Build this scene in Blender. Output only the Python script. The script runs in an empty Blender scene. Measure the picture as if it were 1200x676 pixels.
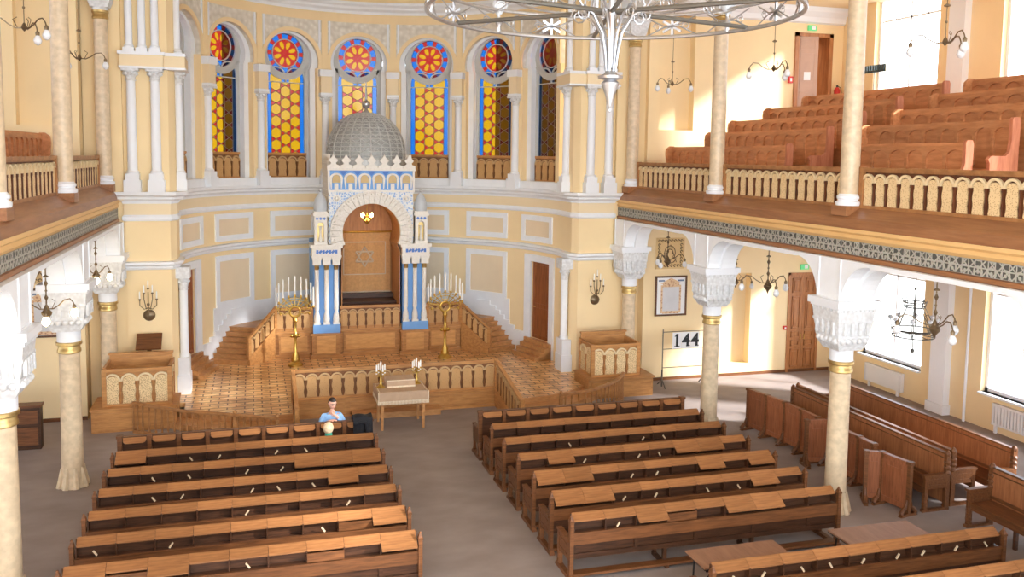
import bpy, math, random
from mathutils import Vector, Matrix
random.seed(7)
PI = math.pi
SC = bpy.context.scene
COL = SC.collection
R = math.radians

# ------------------------------------------------------------------ materials
def lin(c):
    return tuple(((v/255)/12.92 if v/255 <= .04045 else ((v/255+.055)/1.055)**2.4) for v in c)
MATS = {}
def base_mat(name):
    m = bpy.data.materials.new(name); m.use_nodes = True
    nt = m.node_tree; b = nt.nodes['Principled BSDF']
    MATS[name] = m
    return m, nt, b
def coords(nt, scale=(1, 1, 1), rot=(0, 0, 0)):
    tc = nt.nodes.new('ShaderNodeTexCoord'); mp = nt.nodes.new('ShaderNodeMapping')
    mp.inputs['Scale'].default_value = scale; mp.inputs['Rotation'].default_value = rot
    nt.links.new(tc.outputs['Object'], mp.inputs['Vector'])
    return mp.outputs['Vector']
def node(nt, t, **k):
    n = nt.nodes.new(t)
    for a, v in k.items():
        if a in n.inputs.keys(): n.inputs[a].default_value = v
        else: setattr(n, a, v)
    return n
def ramp(nt, fac, stops):
    r = nt.nodes.new('ShaderNodeValToRGB')
    e = r.color_ramp.elements
    e[0].position = stops[0][0]; e[0].color = (*stops[0][1], 1)
    e[1].position = stops[-1][0]; e[1].color = (*stops[-1][1], 1)
    for p, c in stops[1:-1]:
        x = e.new(p); x.color = (*c, 1)
    nt.links.new(fac, r.inputs['Fac'])
    return r.outputs['Color']
def bump(nt, b, h, strength=.3, dist=.02):
    bp = nt.nodes.new('ShaderNodeBump'); bp.inputs['Strength'].default_value = strength
    bp.inputs['Distance'].default_value = dist
    nt.links.new(h, bp.inputs['Height']); nt.links.new(bp.outputs['Normal'], b.inputs['Normal'])
def plain(name, c, rough=.6, metal=0, var=.06, scale=3., bmp=0):
    m, nt, b = base_mat(name); c = lin(c)
    n = node(nt, 'ShaderNodeTexNoise', Scale=scale, Detail=4.)
    nt.links.new(coords(nt), n.inputs['Vector'])
    lo = tuple(v*(1-var) for v in c); hi = tuple(min(1, v*(1+var)) for v in c)
    nt.links.new(ramp(nt, n.outputs['Fac'], [(.3, lo), (.7, hi)]), b.inputs['Base Color'])
    b.inputs['Roughness'].default_value = rough; b.inputs['Metallic'].default_value = metal
    if bmp: bump(nt, b, n.outputs['Fac'], bmp, .02)
    return m
def wood(name, c1, c2, scale=(1.2, 14, 14), rough=.4, var=.16):
    m, nt, b = base_mat(name); c1 = lin(c1); c2 = lin(c2)
    n = node(nt, 'ShaderNodeTexNoise', Scale=2.2, Detail=6., Roughness=.6)
    nt.links.new(coords(nt, scale), n.inputs['Vector'])
    col = ramp(nt, n.outputs['Fac'], [(.32, c2), (.66, c1)])
    oi = nt.nodes.new('ShaderNodeObjectInfo')
    mr = node(nt, 'ShaderNodeMapRange'); nt.links.new(oi.outputs['Random'], mr.inputs['Value'])
    mr.inputs['To Min'].default_value = 1-var; mr.inputs['To Max'].default_value = 1+var
    hs = node(nt, 'ShaderNodeHueSaturation'); nt.links.new(col, hs.inputs['Color'])
    nt.links.new(mr.outputs['Result'], hs.inputs['Value'])
    nt.links.new(hs.outputs['Color'], b.inputs['Base Color'])
    b.inputs['Roughness'].default_value = rough
    b.inputs['Specular IOR Level'].default_value = .35
    return m
def emit(name, c, s, base=(1, 1, 1)):
    m, nt, b = base_mat(name)
    b.inputs['Base Color'].default_value = (*base, 1)
    b.inputs['Emission Color'].default_value = (*lin(c), 1); b.inputs['Emission Strength'].default_value = s
    return m

TAN = plain('wall_tan_paint', (242, 217, 170), .7, var=.03, scale=1.2)
CREAM = plain('wall_cream_paint', (238, 218, 180), .7, var=.02, scale=1.)
BEIGE = plain('panel_beige_paint', (234, 214, 182), .7, var=.03, scale=1.2)
WHITE = plain('white_plaster', (236, 239, 243), .65, var=.025, scale=4.)
PURE = plain('white_paint', (234, 237, 242), .5, var=.01)
MARBLE = plain('column_marble', (208, 186, 154), .32, var=.14, scale=9.)
GOLD = plain('gilt_metal', (192, 164, 108), .35, .85, var=.1, scale=20.)
BRASS = plain('brass', (206, 170, 88), .3, .9, var=.1, scale=20.)
BRONZE = plain('dark_bronze', (126, 108, 84), .4, .7, var=.1)
SILVER = plain('silver_metal', (190, 192, 196), .3, .85, var=.1, scale=12.)
DARKROD = plain('grey_steel_rod', (112, 110, 104), .4, .6)
DOMEGREY = plain('dome_grey_metal', (206, 207, 205), .45, .15, var=.15, scale=14.)
DOMEDARK = plain('dome_inner_metal', (168, 170, 168), .5, .1, var=.15, scale=10.)
STONE = plain('ark_white_stone', (232, 228, 220), .6, var=.05, scale=16.)
BLUE = plain('ark_blue_paint', (118, 168, 226), .6, var=.05)
DEEPBLUE = plain('ark_deep_blue_paint', (84, 128, 204), .6, var=.05)
GREYBLUE = plain('aedicule_grey_blue', (190, 196, 202), .5, var=.05)
WOOD = wood('pew_oak', (126, 80, 47), (88, 54, 31))
WOODTOP = wood('pew_lid_toplit_oak', (164, 112, 68), (132, 86, 51), var=.13)  # lighter pew oak: light from above on lids and flaps put into colour
WOODDARK = wood('pew_dark_and_shaded_oak', (86, 54, 35), (54, 34, 22))  # dark wood; also the shade inside the pew book openings, put into colour
WOODV = wood('screen_oak', (170, 112, 72), (136, 86, 54), (12, 12, 1.2))
WOODGAL = wood('gallery_pew_oak', (208, 144, 96), (178, 116, 72), (6, 1., 6))
WOODEND = wood('gallery_pew_end_oak', (206, 136, 102), (176, 106, 76), (6, 6, 1.), var=.05)
LEDGE = wood('ledge_oak', (164, 114, 76), (138, 92, 60), (6, .6, 6), .35, .03)
RAILW = wood('rail_oak', (176, 124, 76), (142, 96, 56), (3, 3, 3), .4, .06)
PODW = wood('podium_oak', (200, 146, 88), (166, 114, 66), (1.2, 8, 8), .4, .06)
PODFIELD = wood('podium_light_panel', (222, 168, 104), (198, 144, 86), (1.5, 6, 6), .4, .04)
STEPW = wood('step_oak', (204, 150, 96), (172, 122, 76), (2, 6, 6), .35, .05)
DOORW = wood('door_oak', (192, 130, 80), (160, 104, 62), (8, 8, 1.), .4, .03)
NICHEW = wood('niche_oak', (196, 138, 82), (166, 110, 62), (6, 6, 1.), .45, .03)
TABLETOP = wood('table_laminate', (152, 112, 86), (132, 94, 70), (6, 1, 6), .45, .03)
BLACK = plain('black_paint', (26, 26, 28), .5)
RADW = plain('radiator_enamel', (232, 232, 232), .4, var=.01)
BULB = plain('frosted_bulb', (226, 228, 232), .25, var=.01)
LITBULB = emit('lit_bulb', (255, 222, 160), 30.)
CANDLE = plain('candle_wax', (244, 242, 236), .5, var=.02)
SKIN = plain('skin', (226, 172, 148), .5, var=.05)
HAIRD = plain('dark_hair', (38, 28, 24), .55, var=.25, scale=30.)
HAIRB = plain('blond_hair', (226, 196, 158), .55, var=.2, scale=25.)
SHIRT = plain('light_blue_shirt', (150, 192, 236), .8, var=.07, scale=9., bmp=.4)
JEANS = plain('dark_trousers', (50, 54, 66), .8)
GREEN = plain('green_cloth', (58, 158, 132), .8)
COAT = plain('black_coat_cloth', (20, 20, 26), .85, var=.3, scale=9., bmp=.5)
CLOTH = plain('table_cloth_beige', (186, 156, 128), .85, var=.06, scale=8., bmp=.3)
FRINGE = plain('cloth_fringe_cream', (228, 212, 184), .85, var=.12, scale=30.)
LEAD = plain('window_came_white', (196, 196, 192), .6, var=.03)
DARKLEAD = plain('window_came_grey', (120, 116, 112), .6, var=.05)
BLOCKER = plain('outside_blocker_brown', (120, 84, 52), .8)
RED = plain('red_paint', (206, 48, 40), .5)
PAPER = plain('white_paper', (240, 240, 240), .7, var=.01)
INK = plain('black_ink', (34, 34, 36), .6)
SIGNG = emit('green_exit_light', (96, 196, 130), .5, lin((90, 190, 120)))
CURTAINM = plain('curtain_gold_cloth', (206, 158, 104), .8, var=.1, scale=14., bmp=.3)
CURTAINL = plain('curtain_silver_thread', (206, 186, 160), .6, var=.05)

def glassy(name, tint, refl=.06, dif=.12, shade=None):
    m = bpy.data.materials.new(name); m.use_nodes = True; nt = m.node_tree; nt.nodes.clear()
    out = nt.nodes.new('ShaderNodeOutputMaterial')
    t = nt.nodes.new('ShaderNodeBsdfTransparent'); t.inputs['Color'].default_value = (*tint, 1)
    d = nt.nodes.new('ShaderNodeBsdfTranslucent'); d.inputs['Color'].default_value = (*(shade or tint), 1)
    g = nt.nodes.new('ShaderNodeBsdfGlossy'); g.inputs['Roughness'].default_value = .15
    a = nt.nodes.new('ShaderNodeMixShader'); a.inputs['Fac'].default_value = dif
    b = nt.nodes.new('ShaderNodeMixShader'); b.inputs['Fac'].default_value = refl
    nt.links.new(t.outputs[0], a.inputs[1]); nt.links.new(d.outputs[0], a.inputs[2])
    nt.links.new(a.outputs[0], b.inputs[1]); nt.links.new(g.outputs[0], b.inputs[2])
    nt.links.new(b.outputs[0], out.inputs['Surface'])
    MATS[name] = m
    return m
GLASS = glassy('clear_glass', (.95, .97, 1.), .04, .0)
SKYL = 6.0; EXPO = .12
def TINT(c): return tuple(v/(SKYL*2**EXPO) for v in c)
GYEL = glassy('yellow_glass', TINT((.98, .52, .012)), .04)
GRED = glassy('red_glass', TINT((.70, .035, .025)), .04)
GBLU = glassy('blue_glass', TINT((.02, .24, .84)), .04)
GORA = glassy('amber_glass', TINT((.85, .34, .02)), .04)

def fret_mat(name, base, ink, scale=26., thr=.34):
    m, nt, b = base_mat(name)
    v = node(nt, 'ShaderNodeTexVoronoi', Scale=scale, Randomness=.55)
    nt.links.new(coords(nt), v.inputs['Vector'])
    nt.links.new(ramp(nt, v.outputs['Distance'], [(thr-.08, lin(ink)), (thr+.05, lin(base))]), b.inputs['Base Color'])
    b.inputs['Roughness'].default_value = .6
    return m
FRET = fret_mat('fretwork_panel', (228, 200, 152), (160, 112, 68), 36., .26)
FRETD = fret_mat('fretwork_panel_oak', (196, 152, 98), (150, 104, 60), 30., .2)
FRETP = fret_mat('pulpit_fretwork_panel', (230, 202, 152), (124, 82, 48), 40., .30)
ARCHC = plain('arch_cream_moulding', (226, 204, 162), .6, var=.05, scale=10.)
ARCHO = plain('arch_oak_moulding', (196, 160, 112), .6, var=.05, scale=10.)
POSTGAP = wood('rail_post_and_gap_shade', (112, 66, 40), (82, 46, 28), (8, 8, 1.), .5, .03)  # brown of the colonnettes and of the painted dark in the gaps

def frieze_mat():
    m, nt, b = base_mat('carved_grey_frieze')
    def layer(scale, rot, stops, feat='F1'):
        v = node(nt, 'ShaderNodeTexVoronoi', Scale=1., Randomness=0., feature=feat)
        mp = node(nt, 'ShaderNodeMapping'); mp.inputs['Rotation'].default_value = (R(rot), 0, 0); mp.inputs['Scale'].default_value = (0, scale, scale)
        tc = nt.nodes.new('ShaderNodeTexCoord'); nt.links.new(tc.outputs['Object'], mp.inputs['Vector']); nt.links.new(mp.outputs['Vector'], v.inputs['Vector'])
        return ramp(nt, v.outputs['Distance'], stops)
    W_, K = (1, 1, 1), (0, 0, 0)
    a = layer(8., 45, [(.07, W_), (.13, K)], 'DISTANCE_TO_EDGE')
    c = layer(8., 0, [(.06, W_), (.12, K)], 'DISTANCE_TO_EDGE')
    d = layer(4., 0, [(.0, W_), (.10, W_), (.14, K), (.26, K), (.30, W_), (.36, W_), (.40, K)])
    def mix(x, y):
        mx = node(nt, 'ShaderNodeMix', data_type='RGBA', blend_type='LIGHTEN'); mx.inputs[0].default_value = 1
        nt.links.new(x, mx.inputs[6]); nt.links.new(y, mx.inputs[7]); return mx.outputs[2]
    h = mix(mix(a, c), d)
    n = node(nt, 'ShaderNodeTexNoise', Scale=30., Detail=3.); nt.links.new(coords(nt), n.inputs['Vector'])
    mu = node(nt, 'ShaderNodeMix', data_type='RGBA', blend_type='MULTIPLY'); mu.inputs[0].default_value = .35
    nt.links.new(ramp(nt, h, [(.05, lin((92, 92, 86))), (.5, lin((150, 147, 136))), (.95, lin((190, 187, 176)))]), mu.inputs[6]); nt.links.new(n.outputs['Color'], mu.inputs[7])
    nt.links.new(mu.outputs[2], b.inputs['Base Color'])
    bump(nt, b, h, .7, .03)
    b.inputs['Roughness'].default_value = .6
    return m
FRIEZE = frieze_mat()
def carved_mat(name, lo, hi, scale, st=.9, dist=.03):
    m, nt, b = base_mat(name)
    v = node(nt, 'ShaderNodeTexVoronoi', Scale=scale, Randomness=.8, feature='SMOOTH_F1')
    nt.links.new(coords(nt), v.inputs['Vector'])
    nt.links.new(ramp(nt, v.outputs['Distance'], [(.1, lin(hi)), (.75, lin(lo))]), b.inputs['Base Color'])
    inv = node(nt, 'ShaderNodeMath', operation='SUBTRACT'); inv.inputs[0].default_value = 1
    nt.links.new(v.outputs['Distance'], inv.inputs[1])
    bump(nt, b, inv.outputs[0], st, dist)
    b.inputs['Roughness'].default_value = .7
    return m
CARVED = carved_mat('carved_white_plaster', (206, 206, 206), (232, 234, 236), 16., .6, .02)
SPANDREL = carved_mat('carved_apse_plaster', (206, 198, 182), (238, 232, 220), 7.)
VOUSS = carved_mat('carved_arch_stone', (220, 214, 204), (236, 233, 226), 18., .5, .015)
def parquet_mat():
    m, nt, b = base_mat('parquet')
    vec = coords(nt)
    br = node(nt, 'ShaderNodeTexBrick', offset=.5)
    br.inputs['Color1'].default_value = (*lin((250, 212, 156)), 1); br.inputs['Color2'].default_value = (*lin((228, 180, 124)), 1)
    br.inputs['Mortar'].default_value = (*lin((112, 70, 42)), 1)
    br.inputs['Scale'].default_value = 1.; br.inputs['Mortar Size'].default_value = .016
    br.inputs['Brick Width'].default_value = .42; br.inputs['Row Height'].default_value = .2; br.inputs['Bias'].default_value = .0
    nt.links.new(vec, br.inputs['Vector'])
    w = node(nt, 'ShaderNodeTexChecker', Scale=2.4)
    mp = node(nt, 'ShaderNodeMapping'); mp.inputs['Rotation'].default_value = (0, 0, R(45)); nt.links.new(vec, mp.inputs['Vector'])
    nt.links.new(mp.outputs['Vector'], w.inputs['Vector'])
    w.inputs['Color1'].default_value = (*lin((255, 250, 240)), 1); w.inputs['Color2'].default_value = (*lin((222, 204, 180)), 1)
    mx = node(nt, 'ShaderNodeMix', data_type='RGBA', blend_type='MULTIPLY'); mx.inputs[0].default_value = .9
    nt.links.new(br.outputs['Color'], mx.inputs[6]); nt.links.new(w.outputs['Color'], mx.inputs[7])
    nt.links.new(mx.outputs[2], b.inputs['Base Color'])
    b.inputs['Roughness'].default_value = .3
    return m
PARQUET = parquet_mat()
def carpet_mat():
    m, nt, b = base_mat('grey_carpet')
    n = node(nt, 'ShaderNodeTexNoise', Scale=1.1, Detail=5.); nt.links.new(coords(nt, (1, 1.6, 1)), n.inputs['Vector'])
    nt.links.new(ramp(nt, n.outputs['Fac'], [(.3, lin((140, 127, 121))), (.7, lin((158, 145, 138)))]), b.inputs['Base Color'])
    b.inputs['Roughness'].default_value = .85
    return m
CARPET = carpet_mat()
def picture_mat():
    m, nt, b = base_mat('picture_print')
    v = node(nt, 'ShaderNodeTexVoronoi', Scale=16.); nt.links.new(coords(nt), v.inputs['Vector'])
    nt.links.new(ramp(nt, v.outputs['Distance'], [(.1, lin((170, 110, 80))), (.5, lin((222, 190, 150)))]), b.inputs['Base Color'])
    return m
PICT = picture_mat()

# ------------------------------------------------------------------ mesh builder
class MB:
    def __init__(s, tf=None):
        s.v = []; s.f = []; s.m = []; s.s = []; s.tf = tf
    def _a(s, vs, fs, m=0, sm=False):
        o = len(s.v)
        s.v += [(s.tf(*p) if s.tf else tuple(p)) for p in vs]
        for f in fs:
            s.f.append(tuple(i+o for i in f)); s.m.append(m); s.s.append(sm)
        return s
    def box(s, x0, x1, y0, y1, z0, z1, m=0):
        x0, x1 = min(x0, x1), max(x0, x1); y0, y1 = min(y0, y1), max(y0, y1); z0, z1 = min(z0, z1), max(z0, z1)
        return s._a([(x0,y0,z0),(x1,y0,z0),(x1,y1,z0),(x0,y1,z0),(x0,y0,z1),(x1,y0,z1),(x1,y1,z1),(x0,y1,z1)],
            [(0,3,2,1),(4,5,6,7),(0,1,5,4),(1,2,6,5),(2,3,7,6),(3,0,4,7)], m)
    def hexa(s, p, m=0):
        return s._a(p, [(0,3,2,1),(4,5,6,7),(0,1,5,4),(1,2,6,5),(2,3,7,6),(3,0,4,7)], m)
    def obox(s, c, size, rot=None, m=0):
        h = [d/2 for d in size]; M = rot or Matrix.Identity(3); c = Vector(c)
        return s.hexa([tuple(c+M@Vector((a*h[0], b*h[1], d*h[2]))) for d in (-1, 1) for a, b in ((-1,-1),(1,-1),(1,1),(-1,1))], m)
    def lathe(s, prof, cx=0, cy=0, n=16, m=0, cap=True, sm=True, rot=0, sx=1, sy=1, a1=360):
        vs = []; fs = []; full = a1 >= 360; k = n if full else n+1
        for r, z in prof:
            for i in range(k):
                a = R(rot)+R(a1)*i/n
                vs.append((cx+r*sx*math.cos(a), cy+r*sy*math.sin(a), z))
        for j in range(len(prof)-1):
            for i in range(n):
                i2 = (i+1) % k
                fs.append((j*k+i, j*k+i2, (j+1)*k+i2, (j+1)*k+i))
        if cap and full:
            if prof[0][0] > 1e-5: fs.append(tuple(range(k-1, -1, -1)))
            if prof[-1][0] > 1e-5: fs.append(tuple((len(prof)-1)*k+i for i in range(k)))
        return s._a(vs, fs, m, sm)
    def sphere(s, c, r, n=10, m=0, sz=1., sx=1., sy=1.):
        pr = [(max(1e-6, r*math.sin(PI*i/n)), c[2]-sz*r*math.cos(PI*i/n)) for i in range(n+1)]
        return s.lathe(pr, c[0], c[1], max(8, n+2), m, False, True, 0, sx, sy)
    def tube(s, pts, r, n=6, m=0, cap=True, closed=False):
        pts = [Vector(p) for p in pts]; vs = []; fs = []; N = len(pts)
        rs = r if isinstance(r, (list, tuple)) else [r]*N
        ref = None
        for i, p in enumerate(pts):
            if closed: t = pts[(i+1) % N]-pts[i-1]
            else: t = pts[min(i+1, N-1)]-pts[max(i-1, 0)]
            t = t.normalized() if t.length > 1e-9 else Vector((0, 0, 1))
            if ref is None: ref = Vector((0, 0, 1)) if abs(t.z) < .9 else Vector((1, 0, 0))
            u = t.cross(ref)
            if u.length < 1e-4: u = t.cross(Vector((.3, .8, .5)))
            u.normalize(); w = u.cross(t).normalized(); ref = w
            for k in range(n):
                a = 2*PI*k/n
                vs.append(tuple(p+u*rs[i]*math.cos(a)+w*rs[i]*math.sin(a)))
        L = N if closed else N-1
        for i in range(L):
            j = (i+1) % N
            for k in range(n):
                k2 = (k+1) % n
                fs.append((i*n+k, i*n+k2, j*n+k2, j*n+k))
        if cap and not closed:
            fs.append(tuple(range(n-1, -1, -1))); fs.append(tuple((N-1)*n+k for k in range(n)))
        return s._a(vs, fs, m, True)
    def prism(s, poly, t0, t1, mp, m=0, sm=False):
        n = len(poly)
        vs = [mp(a, b, t0) for a, b in poly]+[mp(a, b, t1) for a, b in poly]
        fs = [tuple(range(n-1, -1, -1)), tuple(range(n, 2*n))]+[(i, (i+1) % n, n+(i+1) % n, n+i) for i in range(n)]
        return s._a(vs, fs, m, sm)
    def sweep(s, path, prof, m=0, closed=False):
        """path: (x,y) list; prof: closed outline of (offset to the right of travel, z)"""
        P = [Vector(p) for p in path]; N = len(P); k = len(prof); vs = []; fs = []
        for i in range(N):
            d0 = (P[i]-P[i-1]).normalized() if i > 0 else None
            d1 = (P[i+1]-P[i]).normalized() if i < N-1 else None
            d0 = d0 or d1; d1 = d1 or d0
            n0 = Vector((d0.y, -d0.x)); n1 = Vector((d1.y, -d1.x))
            mt = (n0+n1); mt = mt/max(.35, mt.dot(n0))
            for o, z in prof: vs.append((P[i].x+mt.x*o, P[i].y+mt.y*o, z))
        for i in range(N-1):
            for j in range(k):
                j2 = (j+1) % k
                fs.append((i*k+j, (i+1)*k+j, (i+1)*k+j2, i*k+j2))
        fs.append(tuple(range(k))); fs.append(tuple((N-1)*k+j for j in range(k-1, -1, -1)))
        return s._a(vs, fs, m)
    def build(s, name, mats, parent=None, loc=None, rz=0):
        me = bpy.data.meshes.new(name); me.from_pydata(s.v, [], s.f)
        for mm in (mats if isinstance(mats, (list, tuple)) else [mats]): me.materials.append(mm)
        me.polygons.foreach_set('material_index', s.m)
        me.polygons.foreach_set('use_smooth', s.s)
        me.update()
        if any(s.s): me.set_sharp_from_angle(angle=R(42))
        o = bpy.data.objects.new(name, me); COL.objects.link(o)
        if parent is not None: o.parent = parent
        if loc: o.location = loc
        if rz: o.rotation_euler = (0, 0, rz)
        return o
def tag(o, label, cat, group=None, kind=None):
    o['label'] = label; o['category'] = cat
    if group: o['group'] = group
    if kind: o['kind'] = kind
    return o
def thing(name, label, cat, loc=(0, 0, 0), rz=0, group=None, kind=None):
    o = bpy.data.objects.new(name, None); COL.objects.link(o); o.empty_display_size = .2
    o.location = loc; o.rotation_euler = (0, 0, rz)
    return tag(o, label, cat, group, kind)
KIDS = {}
def copy_tree(o, loc=None, rz=None, label=None, group=None, parent=None):
    c = o.copy(); COL.objects.link(c)
    if parent is not None: c.parent = parent
    if loc is not None: c.location = loc
    if rz is not None: c.rotation_euler = (0, 0, rz)
    if label: c['label'] = label
    if group: c['group'] = group
    for ch in list(o.children): copy_tree(ch, parent=c)
    return c
def inst(o, parent, loc=(0, 0, 0), rz=0, rot=None):
    c = o.copy(); COL.objects.link(c); c.parent = parent; c.location = loc
    c.rotation_euler = rot if rot else (0, 0, rz)
    return c
def struct(o, label, cat='wall', kind='structure'):
    return tag(o, label, cat, None, kind)
def arc_pts(cx, cy, r, a0, a1, n):
    return [(cx+r*math.cos(R(a0+(a1-a0)*i/n)), cy+r*math.sin(R(a0+(a1-a0)*i/n))) for i in range(n+1)]

# ------------------------------------------------------------------ camera
cam = bpy.data.cameras.new('camera'); camo = bpy.data.objects.new('camera', cam); COL.objects.link(camo)
CX, CY, CZ = -3.52673332, -17.75988086, 6.60142546
yaw, pit, roll = R(16.413743280927854), R(5.089252674199312), R(.7955120167897067)
fw = Vector((math.sin(yaw)*math.cos(pit), math.cos(yaw)*math.cos(pit), -math.sin(pit)))
rt = Vector((math.cos(yaw), -math.sin(yaw), 0)); up = rt.cross(fw)
rt, up = rt*math.cos(roll)+up*math.sin(roll), up*math.cos(roll)-rt*math.sin(roll)
camo.matrix_world = Matrix(((rt.x, up.x, -fw.x, CX), (rt.y, up.y, -fw.y, CY), (rt.z, up.z, -fw.z, CZ), (0, 0, 0, 1)))
cam.sensor_width = 36; cam.lens = 1033.5665/1200*36; cam.shift_y = (276-338)/1200
cam.clip_end = 200
SC.camera = camo

# ------------------------------------------------------------------ key dimensions
FX = 6.8            # fascia face
COLY = (5.78, .93, -3.93, -8.79)
PZ = .3             # sanctuary platform
DZ = 1.27           # ark podium
AX, AY, AR = -.05, 7.1, 5.5
def ap(th, r, z):
    return (AX+r*math.sin(R(th)), AY+r*math.cos(R(th)), z)
# ================================================================== ROOM SHELL
m = MB(); m.box(-14.3, 14.3, -20, 14, -.2, 0)
struct(m.build('floor', CARPET), 'grey brown carpeted floor of the hall', 'floor')

# outside ground so daylight has something to bounce from
m = MB(); m.box(-60, 60, -60, 60, -.6, -.5)
struct(m.build('ground_outside', plain('pale_paving', (176, 172, 164))), 'pale paved ground outside the windows', 'ground')

# side walls with window openings (x fixed, openings as y ranges)
WY = [(1.88, 4.42), (-2.75, -.2), (-7.4, -4.86), (-12.0, -9.5), (-16.6, -14.1)]
def side_wall(sgn, name, label):
    x0, x1 = 14*sgn, 14.45*sgn
    m = MB()
    ys = sorted([-20, 6.6]+[v for w in WY for v in w])
    for a, b in zip(ys[0::2], ys[1::2]): m.box(x0, x1, a, b, 0, 12.4)
    for a, b in WY:
        m.box(x0, x1, a, b, 0, .9); m.box(x0, x1, a, b, 4.3, 8.15); m.box(x0, x1, a, b, 11.6, 12.4)
    w = m.build(name, TAN); struct(w, label)
    return w
side_wall(1, 'wall_right', 'tan side wall with tall bright windows on the right')
side_wall(-1, 'wall_left', 'tan side wall with tall windows on the left')
nwin = 0
def side_window(sgn, a, b, z0, z1, label):
    global nwin
    nwin += 1
    t = thing('window_%d' % nwin, label, 'window', (14.2*sgn, (a+b)/2, z0), 0, None, 'structure')
    h = (b-a)/2; H = z1-z0
    f = MB()
    for y in (-h, h-.09): f.box(-.06, .06, y, y+.09, 0, H)
    f.box(-.06, .06, -h, h, 0, .09); f.box(-.06, .06, -h, h, H-.09, H)
    f.box(-.03, .03, -.025, .025, .09, H-.09)
    f.box(-.03, .03, -h, h, H*.72, H*.72+.05)
    for y in (-h/2, h/2): f.box(-.03, .03, y-.02, y+.02, H*.72, H-.09)
    f.build('frame', PURE, t)
    g = MB(); g.box(-.006, .006, -h+.05, h-.05, .05, H-.05); g.build('pane', GLASS, t)
    s = MB(); s.box(-.3*sgn, .02*sgn, -h, h, -.05, .0); s.build('sill', PURE, t)
WL = ['opposite the far framed picture', 'by the second radiator', 'third along', 'fourth along', 'nearest the camera']
for i, (a, b) in enumerate(WY):
    for z0, z1, fl in ((.9, 4.3, 'lower'), (8.15, 11.6, 'gallery')):
        side_window(1, a, b, z0, z1, 'bright white %s window in the right wall, %s' % (fl, ['farthest one', 'second from the far end', 'third from the far end', 'fourth from the far end', 'nearest one'][i]))
        side_window(-1, a, b, z0, z1, '%s window in the left wall, %s' % (fl, ['farthest one', 'second from the far end', 'third from the far end', 'fourth from the far end', 'nearest one'][i]))
# white pilasters and pipe on the right wall
trimn = 0
def trim(mb, mats, label, cat='moulding'):
    global trimn
    trimn += 1
    return struct(mb.build('trim_%d' % trimn, mats), label, cat)
for z0, z1, fl in ((0, 4.8, 'lower'), (7.0, 11.2, 'gallery')):
    for a, w in ((1.08, .54), (-3.6, .54), (-8.2, .54)):
        m = MB(); m.box(13.8, 14.02, a-w/2, a+w/2, z0, z1); m.box(13.76, 14.02, a-w/2-.05, a+w/2+.05, z0, z0+.25)
        trim(m, PURE, 'white pilaster between the %s windows of the right wall, %s' % (fl, {1.08: 'farthest', -3.6: 'middle', -8.2: 'nearest'}[a]), 'pilaster')
m = MB(); m.tube([(13.93, .22, 0), (13.93, .22, 4.8)], .035, 8)
tag(m.build('heating_pipe', PURE), 'thin white vertical heating pipe on the right wall', 'pipe')

# back walls of the aisles (with niches and doors)
BY = {1: 5.88, -1: 5.6}
def back_wall(sgn, z0, z1, name, label, niche, door):
    m = MB(); Y = BY[sgn]
    X0, X1 = 7.5, 14.3
    na, nb, nz0, nz1 = niche
    cuts = [(X0, na), (nb, door[0] if door else X1)]
    if door: cuts.append((door[1], X1))
    for a, b in cuts: m.box(a*sgn, b*sgn, Y, Y+.5, z0, z1)
    m.box(X0*sgn, (X0+.4)*sgn, Y+.4, 6.75, z0, z1)
    m.box(na*sgn, nb*sgn, Y, Y+.5, z0, nz0); m.box(na*sgn, nb*sgn, Y, Y+.5, nz1, z1); m.box(na*sgn, nb*sgn, Y+.3, Y+.5, nz0, nz1)
    if door:
        m.box(door[0]*sgn, door[1]*sgn, Y, Y+.5, door[3], z1)
        if door[2] > z0: m.box(door[0]*sgn, door[1]*sgn, Y, Y+.5, z0, door[2])
        m.box(door[0]*sgn-.1*sgn, door[1]*sgn+.1*sgn, Y+.5, Y+1.6, z0, z0+.02)
    # recess behind the first column
    m.box(6.61*sgn, X0*sgn+.02*sgn, 6.24 if z0 < 1 else 6.06, 6.7, z0, z1)
    struct(m.build(name, TAN), label)
back_wall(1, 0, 5.4, 'wall_aisle_right', 'tan end wall of the right aisle with shallow niche', (9.6, 11.1, .36, 3.16), (12.47, 13.47, 0, 3.12))
back_wall(-1, 0, 5.4, 'wall_aisle_left', 'tan end wall of the left aisle', (9.9, 11.4, .42, 3.16), None)
back_wall(1, 5.4, 12.4, 'wall_gallery_right', 'tan end wall of the right gallery with niche and open door', (7.85, 8.95, 7.45, 11.0), (12.4, 13.5, 8.0, 10.4))
back_wall(-1, 5.4, 12.4, 'wall_gallery_left', 'tan end wall of the left gallery with shallow niche', (7.75, 8.85, 7.2, 11.0), None)
for sgn in (1, -1):
    m = MB(); m.box(7.5*sgn, 14*sgn, BY[sgn]-.025, BY[sgn], 0, .09); struct(m.build('baseboard_'+('right' if sgn > 0 else 'left'), WOOD), 'brown baseboard along the end wall of the %s aisle' % ('right' if sgn > 0 else 'left'), 'baseboard')
    # gallery ceilings and cornice
    m = MB(); m.box(7.4*sgn, 14.3*sgn, -20, 6.5, 11.25, 11.5); struct(m.build('ceiling_gallery_'+('right' if sgn > 0 else 'left'), CREAM), 'cream ceiling over the %s gallery' % ('right' if sgn > 0 else 'left'), 'ceiling')
    m = MB()
    m.prism([(0, 10.76), (.08, 10.8), (.1, 10.95), (.22, 11.1), (.22, 11.25), (0, 11.25)], 7.5*sgn, 14*sgn, lambda a, b, t: (t, BY[sgn]-a, b))
    trim(m, PURE, 'white cornice at the top of the %s gallery end wall' % ('right' if sgn > 0 else 'left'), 'cornice')

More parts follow.
